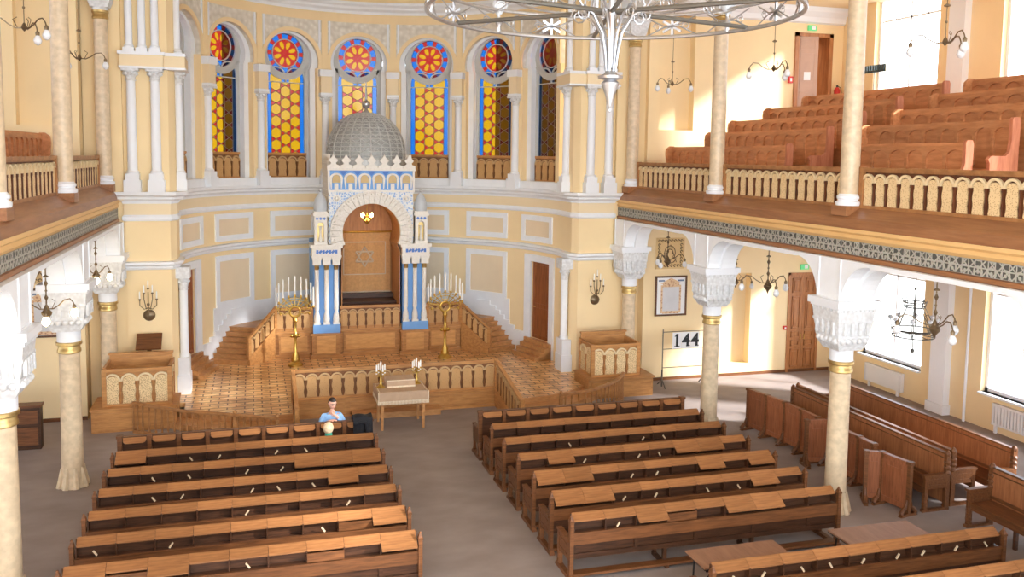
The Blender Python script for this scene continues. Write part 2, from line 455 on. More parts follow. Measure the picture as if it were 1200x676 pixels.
# gallery floors, apron, fascia, frieze
for sgn in (1, -1):
    sd = 'right' if sgn > 0 else 'left'
    Y0, Y1 = -20, 6.5
    m = MB()
    m.box(6.95*sgn, 14*sgn, Y0, BY[sgn], 4.86, 5.35)
    X = [7.15, 8.35, 9.15, 9.95, 10.75, 11.55, 14.0]; Z = [5.74, 6.05, 6.4, 6.75, 7.1, 7.45]
    for i in range(6): m.box(X[i]*sgn, X[i+1]*sgn, Y0, BY[sgn], 5.35, Z[i])
    struct(m.build('floor_gallery_'+sd, LEDGE), 'raked wooden floor of the %s gallery' % sd, 'floor')
    mp = lambda a, b, t: (a*sgn, t, b)
    m = MB(); m.prism([(FX-.05, 5.38), (FX-.02, 5.56), (FX+.02, 5.6), (7.16, 5.8), (7.2, 5.8), (7.2, 5.38)], Y0, 6.2, mp)
    trim(m, LEDGE, 'sloping oak ledge below the %s gallery balustrade' % sd, 'ledge')
    m = MB(); m.prism([(FX-.06, 5.40), (FX-.07, 5.34), (FX-.02, 5.30), (FX-.05, 5.24), (FX, 5.18), (FX+.3, 5.18), (FX+.3, 5.40)], Y0, 6.42, mp)
    trim(m, plain('fascia_tan_moulding_'+sd, (226, 186, 126), .5, var=.03), 'golden tan moulding along the top of the %s gallery fascia' % sd)
    m = MB(); m.box((FX-.02)*sgn, (FX+.3)*sgn, Y0, 6.42, 4.94, 5.18)
    trim(m, FRIEZE, 'carved grey lattice frieze along the %s gallery fascia' % sd, 'frieze')
    m = MB(); m.prism([(FX+.02, 4.94), (FX-.05, 4.92), (FX-.05, 4.86), (FX+.0, 4.82), (FX+.3, 4.82), (FX+.3, 4.94)], Y0, 6.42, mp)
    trim(m, LEDGE, 'brown moulding along the bottom of the %s gallery fascia' % sd)

# arcade walls over the lower columns: rounded openings
def arcade(sgn):
    sd = 'right' if sgn > 0 else 'left'
    m = MB(); x0, x1 = 6.66, 7.34
    mp = lambda a, b, t: (t*sgn, a, b)
    zt, zs, hw, rr = 4.84, 4.06, .36, .72
    for y in COLY:
        poly = [(y-hw, zs), (y+hw, zs)]
        if y < 5: poly += [(y+hw+rr*(1-math.cos(R(a))), zs+rr*math.sin(R(a))) for a in range(10, 91, 10)]
        else: poly += [(y+hw, zt)]
        poly += [(y+hw+(rr+.02 if y < 5 else 0), zt), (y-hw-rr-.02, zt)]
        poly += [(y-hw-rr*(1-math.cos(R(a))), zs+rr*math.sin(R(a))) for a in range(90, 9, -10)]
        m.prism(poly, x0, x1, mp)
        # raised panel borders on the nave face
        m.box((x0-.02)*sgn, x0*sgn, y-hw+.06, y+hw-.06, zs+.02, zs+.05)
        for s in (-1, 1): m.box((x0-.02)*sgn, x0*sgn, y+s*(hw-.05)-.02, y+s*(hw-.05)+.02, zs+.02, zt)
        # stepped inner order of the soffit
        for s in (-1, 1):
            if y > 5 and s > 0: continue
            pts = [(y+s*(hw+(rr)*(1-math.cos(R(a)))), zs+rr*math.sin(R(a))) for a in range(0, 91, 10)]
            out = [(y+s*(hw+.07+(rr-.07)*(1-math.cos(R(a)))), zs+(rr-.07)*math.sin(R(a))) for a in range(90, -1, -10)]
            m.prism(pts+out, x0+.3, x1, mp)
    for a, b in zip(COLY[:-1], COLY[1:]):
        m.box(x0*sgn, x1*sgn, b+hw+rr, a-hw-rr, zs+rr-.02, zt)
    struct(m.build('wall_arcade_'+sd, WHITE), 'white plaster arcade with rounded openings under the %s gallery' % sd)
arcade(1); arcade(-1)

# apse: lower curved wall, piers, entablature, string course ------------------------------------
def arcwall(m, th0, th1, r0, r1, z0, z1, mi=0, n=None):
    n = n or max(2, int(abs(th1-th0)/3))
    vs = []; fs = []
    for i in range(n+1):
        th = th0+(th1-th0)*i/n
        vs += [ap(th, r0, z0), ap(th, r1, z0), ap(th, r1, z1), ap(th, r0, z1)]
    for i in range(n):
        for j in range(4):
            j2 = (j+1) % 4
            fs.append((i*4+j, i*4+j2, (i+1)*4+j2, (i+1)*4+j))
    fs += [(3, 2, 1, 0), (n*4, n*4+1, n*4+2, n*4+3)]
    return m._a(vs, fs, mi)
DA, DB = 68.5, 79.5     # apse door angles
m = MB()
arcwall(m, -DA, DA, AR, AR+.4, 0, 5.6)
for s in (-1, 1):
    arcwall(m, s*DB, s*92, AR, AR+.4, 0, 5.6); arcwall(m, s*DA, s*DB, AR, AR+.4, 3.28, 5.6); arcwall(m, s*DA, s*DB, AR, AR+.4, 0, .8)
struct(m.build('wall_apse', TAN), 'tan curved apse wall behind the ark')
# piers either side of the apse
for s in (-1, 1):
    sd = 'right' if s > 0 else 'left'
    m = MB()
    poly = [(5.55, 6.2), (6.62, 6.2), (6.62, 7.3), (5.42, 7.3), (5.42, 6.45)]
    m.prism(poly, 0, 13, lambda a, b, t: (a*s, b, t))
    struct(m.build('wall_pier_'+sd, TAN), 'tan pier at the %s side of the apse opening' % sd)
# path of mouldings
path = [(-6.62, 7.1), (-6.62, 6.2), (-5.55, 6.2), (-5.42, 6.45), (-5.42, 7.0)]
path += [ap(th, AR, 0)[:2] for th in range(-87, 88, 3)]
path += [(5.42, 7.0), (5.42, 6.45), (5.55, 6.2), (6.62, 6.2), (6.62, 7.1)]
path = [(x, y) for x, y in path]
m = MB()
m.sweep(path, [(-.05, 5.3), (.04, 5.3), (.06, 5.36), (.16, 5.42), (.17, 5.47), (.26, 5.52), (.27, 5.6), (-.05, 5.6)])
m.sweep(path, [(-.05, 4.86), (.03, 4.86), (.06, 4.9), (.06, 4.97), (.02, 5.02), (-.05, 5.02)])
trim(m, WHITE, 'white main cornice running round the apse and piers', 'cornice')
m = MB()
m.sweep(path, [(-.05, 5.02), (.02, 5.02), (.02, 5.3), (-.05, 5.3)])
trim(m, CREAM, 'cream frieze band under the apse cornice', 'frieze')
m = MB()
m.sweep(path, [(-.05, 3.62), (.04, 3.62), (.08, 3.67), (.08, 3.71), (.15, 3.76), (.15, 3.82), (-.05, 3.84)])
trim(m, WHITE, 'white string course running round the apse at mid height', 'moulding')

# framed wall panels in two tiers
def apse_panel(thc, half, z0, z1, rr, label, frame=.17):
    m = MB(); fa = math.degrees(frame/rr)
    arcwall(m, thc-half, thc+half, rr-.05, rr+.02, z1-frame, z1, 0)
    arcwall(m, thc-half, thc+half, rr-.05, rr+.02, z0, z0+frame, 0)
    for a, b in ((thc-half, thc-half+fa), (thc+half-fa, thc+half)): arcwall(m, a, b, rr-.05, rr+.02, z0+frame, z1-frame, 0)
    arcwall(m, thc-half+fa, thc+half-fa, rr-.015, rr+.02, z0+frame, z1-frame, 1)
    trim(m, [WHITE, BEIGE], label, 'wall panel')
pos = {-72: 'far left', -48: 'second from the left', -24: 'third from the left', 0: 'behind the ark', 24: 'third from the right', 48: 'second from the right', 72: 'far right'}
for th in (-72, -48, -24, 0, 24, 48, 72):
    apse_panel(th, 8.6, 3.92, 4.76, AR, 'upper tier white framed beige apse panel, %s' % pos[th])
    if abs(th) < 60: apse_panel(th, 8.6, 1.9, 3.48, AR, 'lower tier white framed beige apse panel, %s' % pos[th])
# white dado below the panels
for s in (-1, 1):
    m = MB()
    for a, b, z in ((20, 36, 1.92), (36, 58, 1.92)): arcwall(m, s*a, s*b, AR-.03, AR+.02, .3, z)
    m2 = [(49.5, 1.5), (52, 1.36), (54, 1.22), (56, 1.08), (58.2, .94), (60.5, .8), (66.5, .66)]
    a0 = 44
    for a, z in m2:
        arcwall(m, s*a0, s*a, AR-.07, AR+.02, .3, z+.28, n=2); a0 = a
    trim(m, WHITE, 'white stepped dado beside the %s ark stairs' % ('right' if s > 0 else 'left'), 'dado')
    # door surround
    m = MB()
    for a, b in ((DA-3.2, DA), (DB, DB+3)): arcwall(m, s*a, s*b, AR-.06, AR+.02, .3, 3.28)
    arcwall(m, s*(DA-3.2), s*(DB+3), AR-.06, AR+.02, 3.28, 3.5)
    trim(m, WHITE, 'white surround of the %s apse door' % ('right' if s > 0 else 'left'), 'surround')

# upper apse wall: seven bays with arched windows ------------------------------------------------
STEP = 24
def bay(thc, idx):
    """wall of one bay in local arc coordinates u (metres along the wall), z; mapped to the cylinder"""
    def mp(u, z, r): return ap(thc+math.degrees(u/AR), r, z)
    H = AR*R(STEP/2)              # half bay
    zc, ro = 9.62, .98            # outer arch centre / radius
    zs = 9.44
    ow = .9                       # half opening below impost
    m = MB()
    def ring(pts_in, pts_out, r0, r1, mi):
        n = len(pts_in); vs = []
        for (a, b), (c, d) in zip(pts_in, pts_out):
            vs += [mp(a, b, r0), mp(c, d, r0), mp(c, d, r1), mp(a, b, r1)]
        fs = []
        for i in range(n-1):
            for j in range(4):
                j2 = (j+1) % 4
                fs.append((i*4+j, i*4+j2, (i+1)*4+j2, (i+1)*4+j))
        m._a(vs, fs, mi)
    def arch(c, r, a0, a1, n): return [(r*math.cos(R(a0+(a1-a0)*i/n)), c+r*math.sin(R(a0+(a1-a0)*i/n))) for i in range(n+1)]
    # outer order: jambs
    for s in (-1, 1):
        vs = [(s*ow, 5.6), (s*ow, zs), (s*H, zs), (s*H, 5.6)]
        m.prism(vs, AR, AR+.3, lambda a, b, t: mp(a, b, t), 0)
    a0 = -math.degrees(math.asin((zc-zs)/ro))
    inn = arch(zc, ro, 180-a0, a0, 28)
    outp = []
    ztop = 11.0
    for u, z in inn:
        # outer boundary: box
        dx, dz = u, z-zc
        k = min((H/abs(dx)) if abs(dx) > 1e-6 else 1e9, ((ztop-zc)/dz) if dz > 1e-6 else 1e9)
        if dz < 0: k = H/abs(dx)
        outp.append((max(-H, min(H, dx*k)), max(zs, zc+dz*k) if dz >= 0 else zs))
    # make sure box corners exist
    inn2 = []; out2 = []
    for i, (p, q) in enumerate(zip(inn, outp)):
        if i and abs(q[0]-outp[i-1][0]) > 1e-4 and abs(q[1]-outp[i-1][1]) > 1e-4:
            pr_, po = inn[i-1], outp[i-1]
            inn2.append(((p[0]+pr_[0])/2, (p[1]+pr_[1])/2)); out2.append((H if q[0] > 0 else -H, ztop))
        inn2.append(p); out2.append(q)
    ring(inn2, out2, AR, AR+.3, 1)
    # archivolt lip
    ring(arch(zc, ro-.03, 180-a0, a0, 28), arch(zc, ro+.1, 180-a0, a0, 28), AR-.03, AR+.02, 2)
    # plain strip at bay edge + top band
    for s in (-1, 1):
        m.prism([(s*(H-.1), zs), (s*H, zs), (s*H, ztop), (s*(H-.1), ztop)], AR-.04, AR+.01, lambda a, b, t: mp(a, b, t), 0)
        m.prism([(s*(H-.2), zs+.6), (s*(H-.14), zs+.6), (s*(H-.14), ztop), (s*(H-.2), ztop)], AR-.03, AR+.01, lambda a, b, t: mp(a, b, t), 3)
    # inner order: grey white reveal, horseshoe
    rw, rr = .73, .80
    zci = 9.72
    a1 = -math.degrees(math.asin((zci-9.4)/rr))
    ii = arch(zci, rr, 180-a1, a1, 28)
    ring([(-rw, 5.6), (-rw, 9.4)]+ii+[(rw, 9.4), (rw, 5.6)],
         [(-ow-.04, 5.6), (-ow-.04, 9.4)]+arch(zc, ro+.04, 180-a0, a0, 28)+[(ow+.04, 9.4), (ow+.04, 5.6)], AR+.22, AR+.55, 3)
    # sill
    m.prism([(-H, 5.55), (H, 5.55), (H, 5.84), (-H, 5.84)], AR-.02, AR+.6, lambda a, b, t: mp(a, b, t), 3)
    o = m.build('wall_apse_bay', [TAN, SPANDREL, TAN, WHITE]); o.name = 'wall_apse_bay'
    struct(o, 'arched upper apse bay with carved spandrels, %s' % ['farthest left', 'second from left', 'third from left', 'central', 'third from right', 'second from right', 'farthest right'][idx])
for i in range(7): bay((i-3)*STEP, i)
m = MB(); arcwall(m, -92, 92, AR, AR+.3, 11.0, 11.45); struct(m.build('wall_apse_upper', TAN), 'tan band above the apse arches')
pathu = [ap(th, AR, 0)[:2] for th in range(-90, 91, 3)]
m = MB(); m.sweep(pathu, [(-.05, 11.3), (.03, 11.3), (.05, 11.38), (.16, 11.45), (.18, 11.52), (.28, 11.58), (.3, 11.66), (-.05, 11.66)])
trim(m, WHITE, 'white cornice at the foot of the apse half dome', 'cornice')
m = MB(); vs = []; fs = []; nn, kk = 30, 10
for j in range(kk+1):
    e = 90*j/kk
    for i in range(nn+1):
        th = -90+180*i/nn
        p = ap(th, (AR-.05)*math.cos(R(e)), 11.6+(AR-.05)*math.sin(R(e))); vs.append(p)
for j in range(kk):
    for i in range(nn): fs.append((j*(nn+1)+i, j*(nn+1)+i+1, (j+1)*(nn+1)+i+1, (j+1)*(nn+1)+i))
m._a(vs, fs, 0, True)
struct(m.build('ceiling_apse', TAN), 'tan half dome over the apse', 'ceiling')
# added daylight blockers outside, shaped to darken parts of the side apse glass
m = MB()
m.prism([(-4.45, 13.0), (-3.2, 13.6), (-3.2, 14.6), (-4.45, 14.6)], -.5, 11, lambda a, b, t: (a, b, t))
struct(m.build('outside_blocker_left', BLOCKER), 'added brown block outside, darkening part of the left apse glass')
m = MB()
m.prism([(5.12, 11.75), (6.6, 10.9), (9, 10.9), (9, 14), (5.12, 14)], -.5, 12, lambda a, b, t: (a, b, t))
struct(m.build('outside_blocker_right', BLOCKER), 'added brown block outside, darkening part of the right apse glass')

m = MB(); m.box(-7.4, 7.4, -20, 7.2, 13.0, 13.2); struct(m.build('ceiling', CREAM), 'cream ceiling high over the hall', 'ceiling')

m = MB(); m.prism([(-7.4, 12.9), (7.4, 12.9), (7.4, 17.4), (-7.4, 17.4)], 7.2, 7.5, lambda a, b, y: (a, y, b))
struct(m.build('wall_chancel', TAN), 'tan wall high above the apse opening')
# ================================================================== STAINED GLASS WINDOWS
def clip(poly, ax, val, keep_less):
    out = []
    for i in range(len(poly)):
        a, b = poly[i], poly[(i+1) % len(poly)]
        ia = (a[ax] <= val) == keep_less or a[ax] == val; ib = (b[ax] <= val) == keep_less or b[ax] == val
        if ia: out.append(a)
        if ia != ib and abs(b[ax]-a[ax]) > 1e-9:
            t = (val-a[ax])/(b[ax]-a[ax]); q = [a[0]+(b[0]-a[0])*t, a[1]+(b[1]-a[1])*t]; q[ax] = val; out.append(tuple(q))
    return out
def glass_pieces():
    """list of (polygon, colour index) in window coordinates (u, z)"""
    P = []
    a = .195; w = math.sqrt(3)*a; zb, zt = 5.72, 8.94; xl = .507
    def addc(poly, c, x0=-xl, x1=xl, z0=zb, z1=zt):
        for ax, v, k in ((0, x0, False), (0, x1, True), (1, z0, False), (1, z1, True)):
            poly = clip(poly, ax, v, k)
            if len(poly) < 3: return
        P.append((poly, c))
    for j in range(-3, 4):
        cx = j*w
        off = 0 if j % 2 else a
        k = -1
        while True:
            cz = zb+off+k*2*a
            if cz-a > zt: break
            hexp = [(cx+a*math.sin(R(60*i)), cz+a*math.cos(R(60*i))) for i in range(6)]
            if abs(j) <= 1: addc(hexp, 0)
            vx, vz = cx, cz+a
            for s in (-1, 1):
                tri = [(vx, vz), (vx+s*w/2, vz+a/2), (vx+s*w/2, vz-a/2)]
                if abs(j) <= 1:
                    if s < 0: tri = tri[::-1]
                    addc(tri, 1)
            k += 1
    for s in (-1, 1):
        z = zb
        while z < zt-.05:
            x0, x1 = (s*.507, s*.67)
            P.append(([(min(x0, x1), z), (max(x0, x1), z), (max(x0, x1), min(zt, z+.385)), (min(x0, x1), min(zt, z+.385))], 2)); z += .385
    # two small arches
    for s in (-1, 1):
        cx, cz = s*.335, 9.06
        n = 12
        hx = [(cx+.2*math.cos(R(q)), cz+.03+.2*math.sin(R(q))) for q in range(0, 181, 15)]
        P.append((hx+[(cx-.2, 8.94), (cx+.2, 8.94)], 0))
        for i in range(n):
            b0, b1 = R(180*i/n), R(180*(i+1)/n)
            P.append(([(cx+.2*math.cos(b0), cz+.03+.2*math.sin(b0)), (cx+.325*math.cos(b0), cz+.03+.325*math.sin(b0)), (cx+.325*math.cos(b1), cz+.03+.325*math.sin(b1)), (cx+.2*math.cos(b1), cz+.03+.2*math.sin(b1))], 2))
        for t in (-1, 1):
            P.append(([(cx+t*.2, 8.94), (cx+t*.325, 8.94), (cx+t*.325, 9.09), (cx+t*.2, 9.09)][::t], 2))
    # rose
    cz = 9.88
    def pol(r, a_): return (r*math.cos(R(a_)), cz+r*math.sin(R(a_)))
    for i in range(10):
        c = 36*i+18
        P.append(([pol(.455, c-11), pol(.66, c-11), pol(.66, c-4), pol(.66, c+4), pol(.66, c+11), pol(.455, c+11), pol(.455, c)], 2))
        P.append(([pol(.455, c+11), pol(.66, c+11), pol(.66, c+18), pol(.66, c+25), pol(.455, c+25), pol(.455, c+18)], 1))
    P.append(([pol(.12, 22.5*i) for i in range(16)], 1))
    for i in range(8):
        c = 45*i+22.5
        P.append(([pol(.14, c), pol(.2, c-15), pol(.31, c-13.5), pol(.385, c-7), pol(.395, c), pol(.385, c+7), pol(.31, c+13.5), pol(.2, c+15)], 0))
        P.append(([pol(.12, c), pol(.12, c+22.5), pol(.12, c+45), pol(.14, c+45), pol(.2, c+30), pol(.31, c+31.5), pol(.385, c+38), pol(.395, c+45), pol(.455, c+45), pol(.455, c+33), pol(.455, c+22.5), pol(.455, c+12), pol(.455, c), pol(.395, c), pol(.385, c+7), pol(.31, c+13.5), pol(.2, c+15), pol(.14, c)], 1))
    return P
PIECES = glass_pieces()
GR = AR+.42
def stained(idx, th, label):
    t = thing('window_%d' % (nwin+1+idx), label, 'window', (0, 0, 0), 0, None, 'structure')
    c = Vector(ap(th, GR, 0)); tx = Vector((math.cos(R(th)), -math.sin(R(th)), 0)); nr = Vector((math.sin(R(th)), math.cos(R(th)), 0))
    t.location = (c.x, c.y, 5.7); t.rotation_euler = (0, 0, -R(th))
    m = MB()
    for poly, col in PIECES: m._a([(u, 0, z-5.7) for u, z in poly], [tuple(range(len(poly)))], col)
    m.build('pane', [GYEL, GRED, GBLU], t)
    # tracery: cames and stone bars
    f = MB()
    def ring(cx, cz, r, wd, d=.03, n=28, a0=0, a1=360):
        vs = []; fs = []
        k = n if a1-a0 >= 360 else n+1
        for i in range(k):
            a_ = R(a0+(a1-a0)*i/n)
            for rr_, y in ((r-wd/2, -d), (r+wd/2, -d), (r+wd/2, .01), (r-wd/2, .01)): vs.append((cx+rr_*math.cos(a_), y, cz+rr_*math.sin(a_)-5.7))
        for i in range(n):
            i2 = (i+1) % k
            for j in range(4): fs.append((i*4+j, i*4+(j+1) % 4, i2*4+(j+1) % 4, i2*4+j))
        f._a(vs, fs)
    cz = 9.88
    ring(0, cz, .455, .035); ring(0, cz, .75, .22, .05)
    for s in (-1, 1):
        ring(s*.335, 9.09, .335, .045, .04, 16, 0, 180)
        f.box(s*.655, s*.84, -.05, .01, 0, 9.5-5.7)
    f.box(-.02, .02, -.04, .01, 8.93-5.7, 9.15-5.7)
    f.box(-.68, .68, -.03, .01, 8.925-5.7, 8.955-5.7)
    g = .025; z = 8.95
    while z < 9.8:
        u = -.85; run = None
        while u < .86:
            uc, zc_ = u+g/2, z+g/2
            solid = math.hypot(uc, zc_-cz) > .645
            if solid:
                for s in (-1, 1):
                    du = uc-s*.335
                    if abs(du) < .325 and zc_ < 9.09+math.sqrt(max(0, .325**2-du*du)): solid = False
            if solid and run is None: run = u
            if (not solid or u+g >= .86) and run is not None:
                f.box(run, u, -.02, .008, z-5.7, z+g-5.7); run = None
            u += g
        z += g
    f.build('tracery', LEAD, t)
    d = MB()
    def strip(p, q, wd=.022):
        p = Vector(p); q = Vector(q); dd = (q-p).normalized(); nn = Vector((-dd.y, dd.x))*wd/2
        d.prism([tuple(p+nn), tuple(q+nn), tuple(q-nn), tuple(p-nn)], -.012, .004, lambda u, z, y: (u, y, z-5.7))
    # lattice lines of the hexagon and triangle pattern
    a = .195; w = math.sqrt(3)*a; zb, zt, xl = 5.72, 8.93, .53
    for j in (-1, 0, 1):
        off = 0 if j % 2 else a
        for k in range(-1, 10):
            cz_ = zb+off+k*2*a
            hp = [(j*w+a*math.sin(R(60*i)), cz_+a*math.cos(R(60*i))) for i in range(7)]
            for i in range(6):
                if i in (1, 4) : continue
                if min(hp[i][1], hp[i+1][1]) >= zb-.01 and max(hp[i][1], hp[i+1][1]) <= zt+.01: strip(hp[i], hp[i+1], .016)
    for x in (-1.5*w, -.5*w, .5*w, 1.5*w): strip((x, zb), (x, zt), .016)
    d.build('came_lattice', DARKLEAD, t)
    return t
GN = ['farthest left, hidden behind the white column', 'second from the left, half brown', 'third from the left', 'central one behind the ark dome', 'right of the ark dome', 'third from the right edge, half brown', 'farthest right, dark brown']
for i in range(7): stained(i, (i-3)*STEP, 'tall arched stained glass window with rose, %s' % GN[i])

# ================================================================== BALUSTRADES
def panel_mesh(w, h, mat, name='panel'):
    """jigsaw cut board with waisted sides and round head, standing on z=0, facing -y"""
    pts = []
    n = 10
    def half(z):
        t = z/h
        return w/2*(.80+.16*math.cos(2*PI*(t*1.0))**2*(1 if t < .8 else 1))
    zs = [h*i/n*.86 for i in range(n+1)]
    right = [(half(z), z) for z in zs]
    hw = right[-1][0]
    top = [(hw*math.cos(R(a)), zs[-1]+h*.14*math.sin(R(a))) for a in (30, 60, 90, 120, 150)]
    left = [(-x, z) for x, z in reversed(right)]
    m = MB(); m.prism(right+top+left, -.014, .008, lambda u, z, y: (u, y, z))
    o = m.build(name, mat); COL.objects.unlink(o)
    return o.data
POSTGAPO = wood('oak_rail_post_and_gap_shade', (138, 92, 54), (108, 68, 38), (8, 8, 1.), .5, .03)  # oak kit: colonnettes plus painted dark of the gaps
PANEL_CACHE = {}
def balustrade(name, label, cat, L, H, n, loc, rz, group=None, kit='gal', posts=True, rail_z=None, slope=None, wid=.09, base=0):
    """local: x along 0..L, front faces -y. slope: rise of the far end"""
    sl = slope or 0.
    fm, am, bm, rm = {'gal': (FRET, ARCHC, POSTGAP, RAILW), 'oak': (FRETD, ARCHO, POSTGAPO, PODW), 'pulpit': (FRETP, ARCHC, PODW, PODW)}[kit]
    t = thing(name, label, cat, loc, rz, group)
    sk = lambda x, y, z: (x, y, z+sl*x/L)
    m = MB(sk); m.box(0, L, -wid/2, wid/2, H-.055, H); m.box(0, L, -wid/2+.015, wid/2-.015, H-.085, H-.055); m.build('top_rail', rm, t)
    m = MB(sk); m.box(0, L, -wid/2+.01, wid/2-.01, 0, .06); m.build('bottom_rail', rm, t)
    m = MB(sk); m.box(0, L, .012, .03, .06, H-.085)  # added sheet, its colour stands in for the dark seen through the gaps
    p = L/n; ph = H-.085-.06
    zc = H-.085-.03-p*.5
    for i in range(n+1):
        x = i*p; x0, x1 = max(0, x-.014), min(L, x+.014)
        m.box(x0, x1, -.03, .012, .06, zc)
        m.box(max(0, x-.024), min(L, x+.024), -.034, .012, zc-.05, zc)
    m.build('back_board', bm, t)
    m = MB(sk); r = p*.5
    for i in range(n):
        cx = (i+.5)*p
        k = 10
        vs = []; fs = []
        for j in range(k+1):
            a = PI*j/k
            for rr_, y in ((r*.78, -.036), (r*1.03, -.036), (r*1.03, .012), (r*.78, .012)):
                vs.append((cx+rr_*math.cos(a), y, zc+rr_*math.sin(a)))
        for j in range(k):
            for q in range(4): fs.append((j*4+q, j*4+(q+1) % 4, (j+1)*4+(q+1) % 4, (j+1)*4+q))
        m._a(vs, fs)
    m.build('arch_moulding', am, t)
    key = (kit, round(p, 3), round(H, 3))
    if key not in PANEL_CACHE: PANEL_CACHE[key] = panel_mesh(p*(.76 if kit == 'gal' else .86), zc-.06+r*.62, fm)
    for i in range(n):
        o = bpy.data.objects.new('panel', PANEL_CACHE[key]); COL.objects.link(o); o.parent = t
        cx = (i+.5)*p; o.location = (cx, 0, .06+sl*cx/L)
    if base:
        m = MB(); m.prism([(0, -base), (L, -base), (L, max(-base+.01, sl)), (0, 0)], -.04, .04, lambda a, b, q: (a, q, b)); m.build('stringer', rm, t)
    if posts:
        for x in (0, L):
            m = MB(sk); m.box(x-.05, x+.05, -wid/2-.005, wid/2+.005, 0, H+.01); m.build('post', rm, t)
    return t
# gallery balustrades between the upper columns
BX = 7.12
def gal_bal(s, y0, y1, n, label):
    L = y1-y0
    if s > 0: balustrade('gallery_balustrade', label, 'balustrade', L, .74, n, (BX, y1, 5.76), -PI/2, 'balustrades of the right gallery')
    else: balustrade('gallery_balustrade', label, 'balustrade', L, .74, n, (-BX, y0, 5.76), PI/2, 'balustrades of the left gallery')
gal_bal(1, COLY[1]+.22, COLY[0]-.22, 14, 'cream arched balustrade of right gallery between first and second column from the apse')
gal_bal(1, COLY[2]+.22, COLY[1]-.22, 14, 'cream arched balustrade of right gallery between second and third column from the apse')
gal_bal(1, COLY[3]+.22, COLY[2]-.22, 14, 'cream arched balustrade of right gallery nearest the camera')
gal_bal(-1, COLY[1]+.22, COLY[0]-.22, 14, 'arched wooden balustrade of left gallery nearest the apse')
gal_bal(-1, COLY[2]+.22, COLY[1]-.22, 14, 'arched wooden balustrade of left gallery between its middle and near column')
# small balustrades in the apse windows
for i in range(7):
    th = (i-3)*STEP
    c = Vector(ap(th, AR+.33, 5.82)); tx = Vector((math.cos(R(th)), -math.sin(R(th)), 0))
    p = c-tx*.69
    balustrade('window_balustrade', 'small oak balustrade across apse window, %s' % ['hidden behind the far left column', 'second window from the left', 'third window from the left', 'window behind the ark dome', 'window right of the dome', 'second window from the right', 'last window on the right'][i], 'balustrade', 1.38, .82, 4, tuple(p), -R(th), 'window balustrades of the apse', 'oak', False, wid=.06)

# ================================================================== COLUMNS
def lower_column(s, y, label):
    x = 7.0*s
    t = thing('lower_column', label, 'column', (x, y, 0), 0, 'columns under the galleries', 'thing')
    m = MB()
    m.lathe([(.25, 0), (.25, .05), (.20, .3), (.2, .36)], n=16)
    for k in range(8):
        a = R(45*k+22); c, d = math.cos(a), math.sin(a)
        m.tube([(c*.19, d*.19, .4), (c*.21, d*.21, .25), (c*.235, d*.235, .1), (c*.262, d*.262, 0)], [.035, .05, .06, .06], 6)
    m.build('base', MARBLE, t)
    m = MB(); m.lathe([(.205, .3), (.2, .5), (.185, 2.72)], n=24); m.build('shaft', MARBLE, t)
    m = MB(); m.lathe([(.188, 2.68), (.215, 2.7), (.215, 2.75), (.2, 2.77), (.2, 2.83), (.235, 2.85), (.235, 2.9), (.2, 2.92)], n=24); m.build('ring', GOLD, t)
    m = MB(); m.lathe([(.215, 2.9), (.215, 3.15), (.24, 3.2)], n=24)
    m.build('neck', PURE, t)
    m = MB()
    for hw0, hw1, z0, z1 in ((.24, .31, 3.13, 3.25), (.31, .345, 3.25, 3.42), (.33, .375, 3.42, 3.66), (.385, .385, 3.66, 3.7), (.375, .395, 3.7, 3.92)):
        m.hexa([(-hw0,-hw0,z0),(hw0,-hw0,z0),(hw0,hw0,z0),(-hw0,hw0,z0),(-hw1,-hw1,z1),(hw1,-hw1,z1),(hw1,hw1,z1),(-hw1,hw1,z1)])
    for k in range(4):
        M = Matrix.Rotation(k*PI/2, 3, 'Z')
        for u in (-.24, -.08, .08, .24):
            m.obox(M@Vector((u, -.385, 3.56)), (.05, .05, .24), M.copy())
        for u in (-.26, -.13, 0, .13, .26):
            c = M@Vector((u*.9, -.33, 3.32)); m.sphere(c, .062, 6)
        for u in [-.36+.09*i for i in range(9)]:
            m.obox(M@Vector((u, -.4, 3.9)), (.05, .03, .05), M.copy())
    m.build('capital', CARVED, t)
    m = MB(); m.box(-.42, .42, -.42, .42, 3.92, 3.96); m.box(-.46, .46, -.46, .46, 3.96, 4.08); m.build('abacus', PURE, t)
def upper_column(s, y, label):
    x = 7.0*s
    t = thing('upper_column', label, 'column', (x, y, 5.6), 0, 'columns of the galleries', 'thing')
    m = MB(); m.box(-.21, .21, -.21, .21, .02, .2); m.build('plinth', LEDGE, t)
    m = MB(); m.lathe([(.225, .2), (.235, .23), (.235, .27), (.19, .29), (.19, .31), (.215, .33), (.215, .37), (.18, .40), (.17, .42)], n=24); m.build('base', PURE, t)
    m = MB(); m.lathe([(.172, .4), (.17, 2), (.158, 4.2)], n=24); m.build('shaft', MARBLE, t)
    m = MB(); m.lathe([(.16, 4.16), (.185, 4.18), (.185, 4.22), (.17, 4.24), (.17, 4.3), (.195, 4.32), (.195, 4.37)], n=24); m.build('ring', GOLD, t)
    m = MB(); m.lathe([(.18, 4.36), (.18, 4.46)], n=16)
    for hw0, hw1, z0, z1 in ((.2, .24, 4.44, 4.56), (.24, .3, 4.56, 4.85), (.33, .35, 4.85, 5.0)):
        m.hexa([(-hw0,-hw0,z0),(hw0,-hw0,z0),(hw0,hw0,z0),(-hw0,hw0,z0),(-hw1,-hw1,z1),(hw1,-hw1,z1),(hw1,hw1,z1),(-hw1,hw1,z1)])
    m.build('capital', CARVED, t)
    m = MB(); m.box(-.36, .36, -.36, .36, 5.0, 5.1); m.build('abacus', PURE, t)
ORD = ['nearest the apse', 'second from the apse', 'third from the apse', 'nearest the camera']
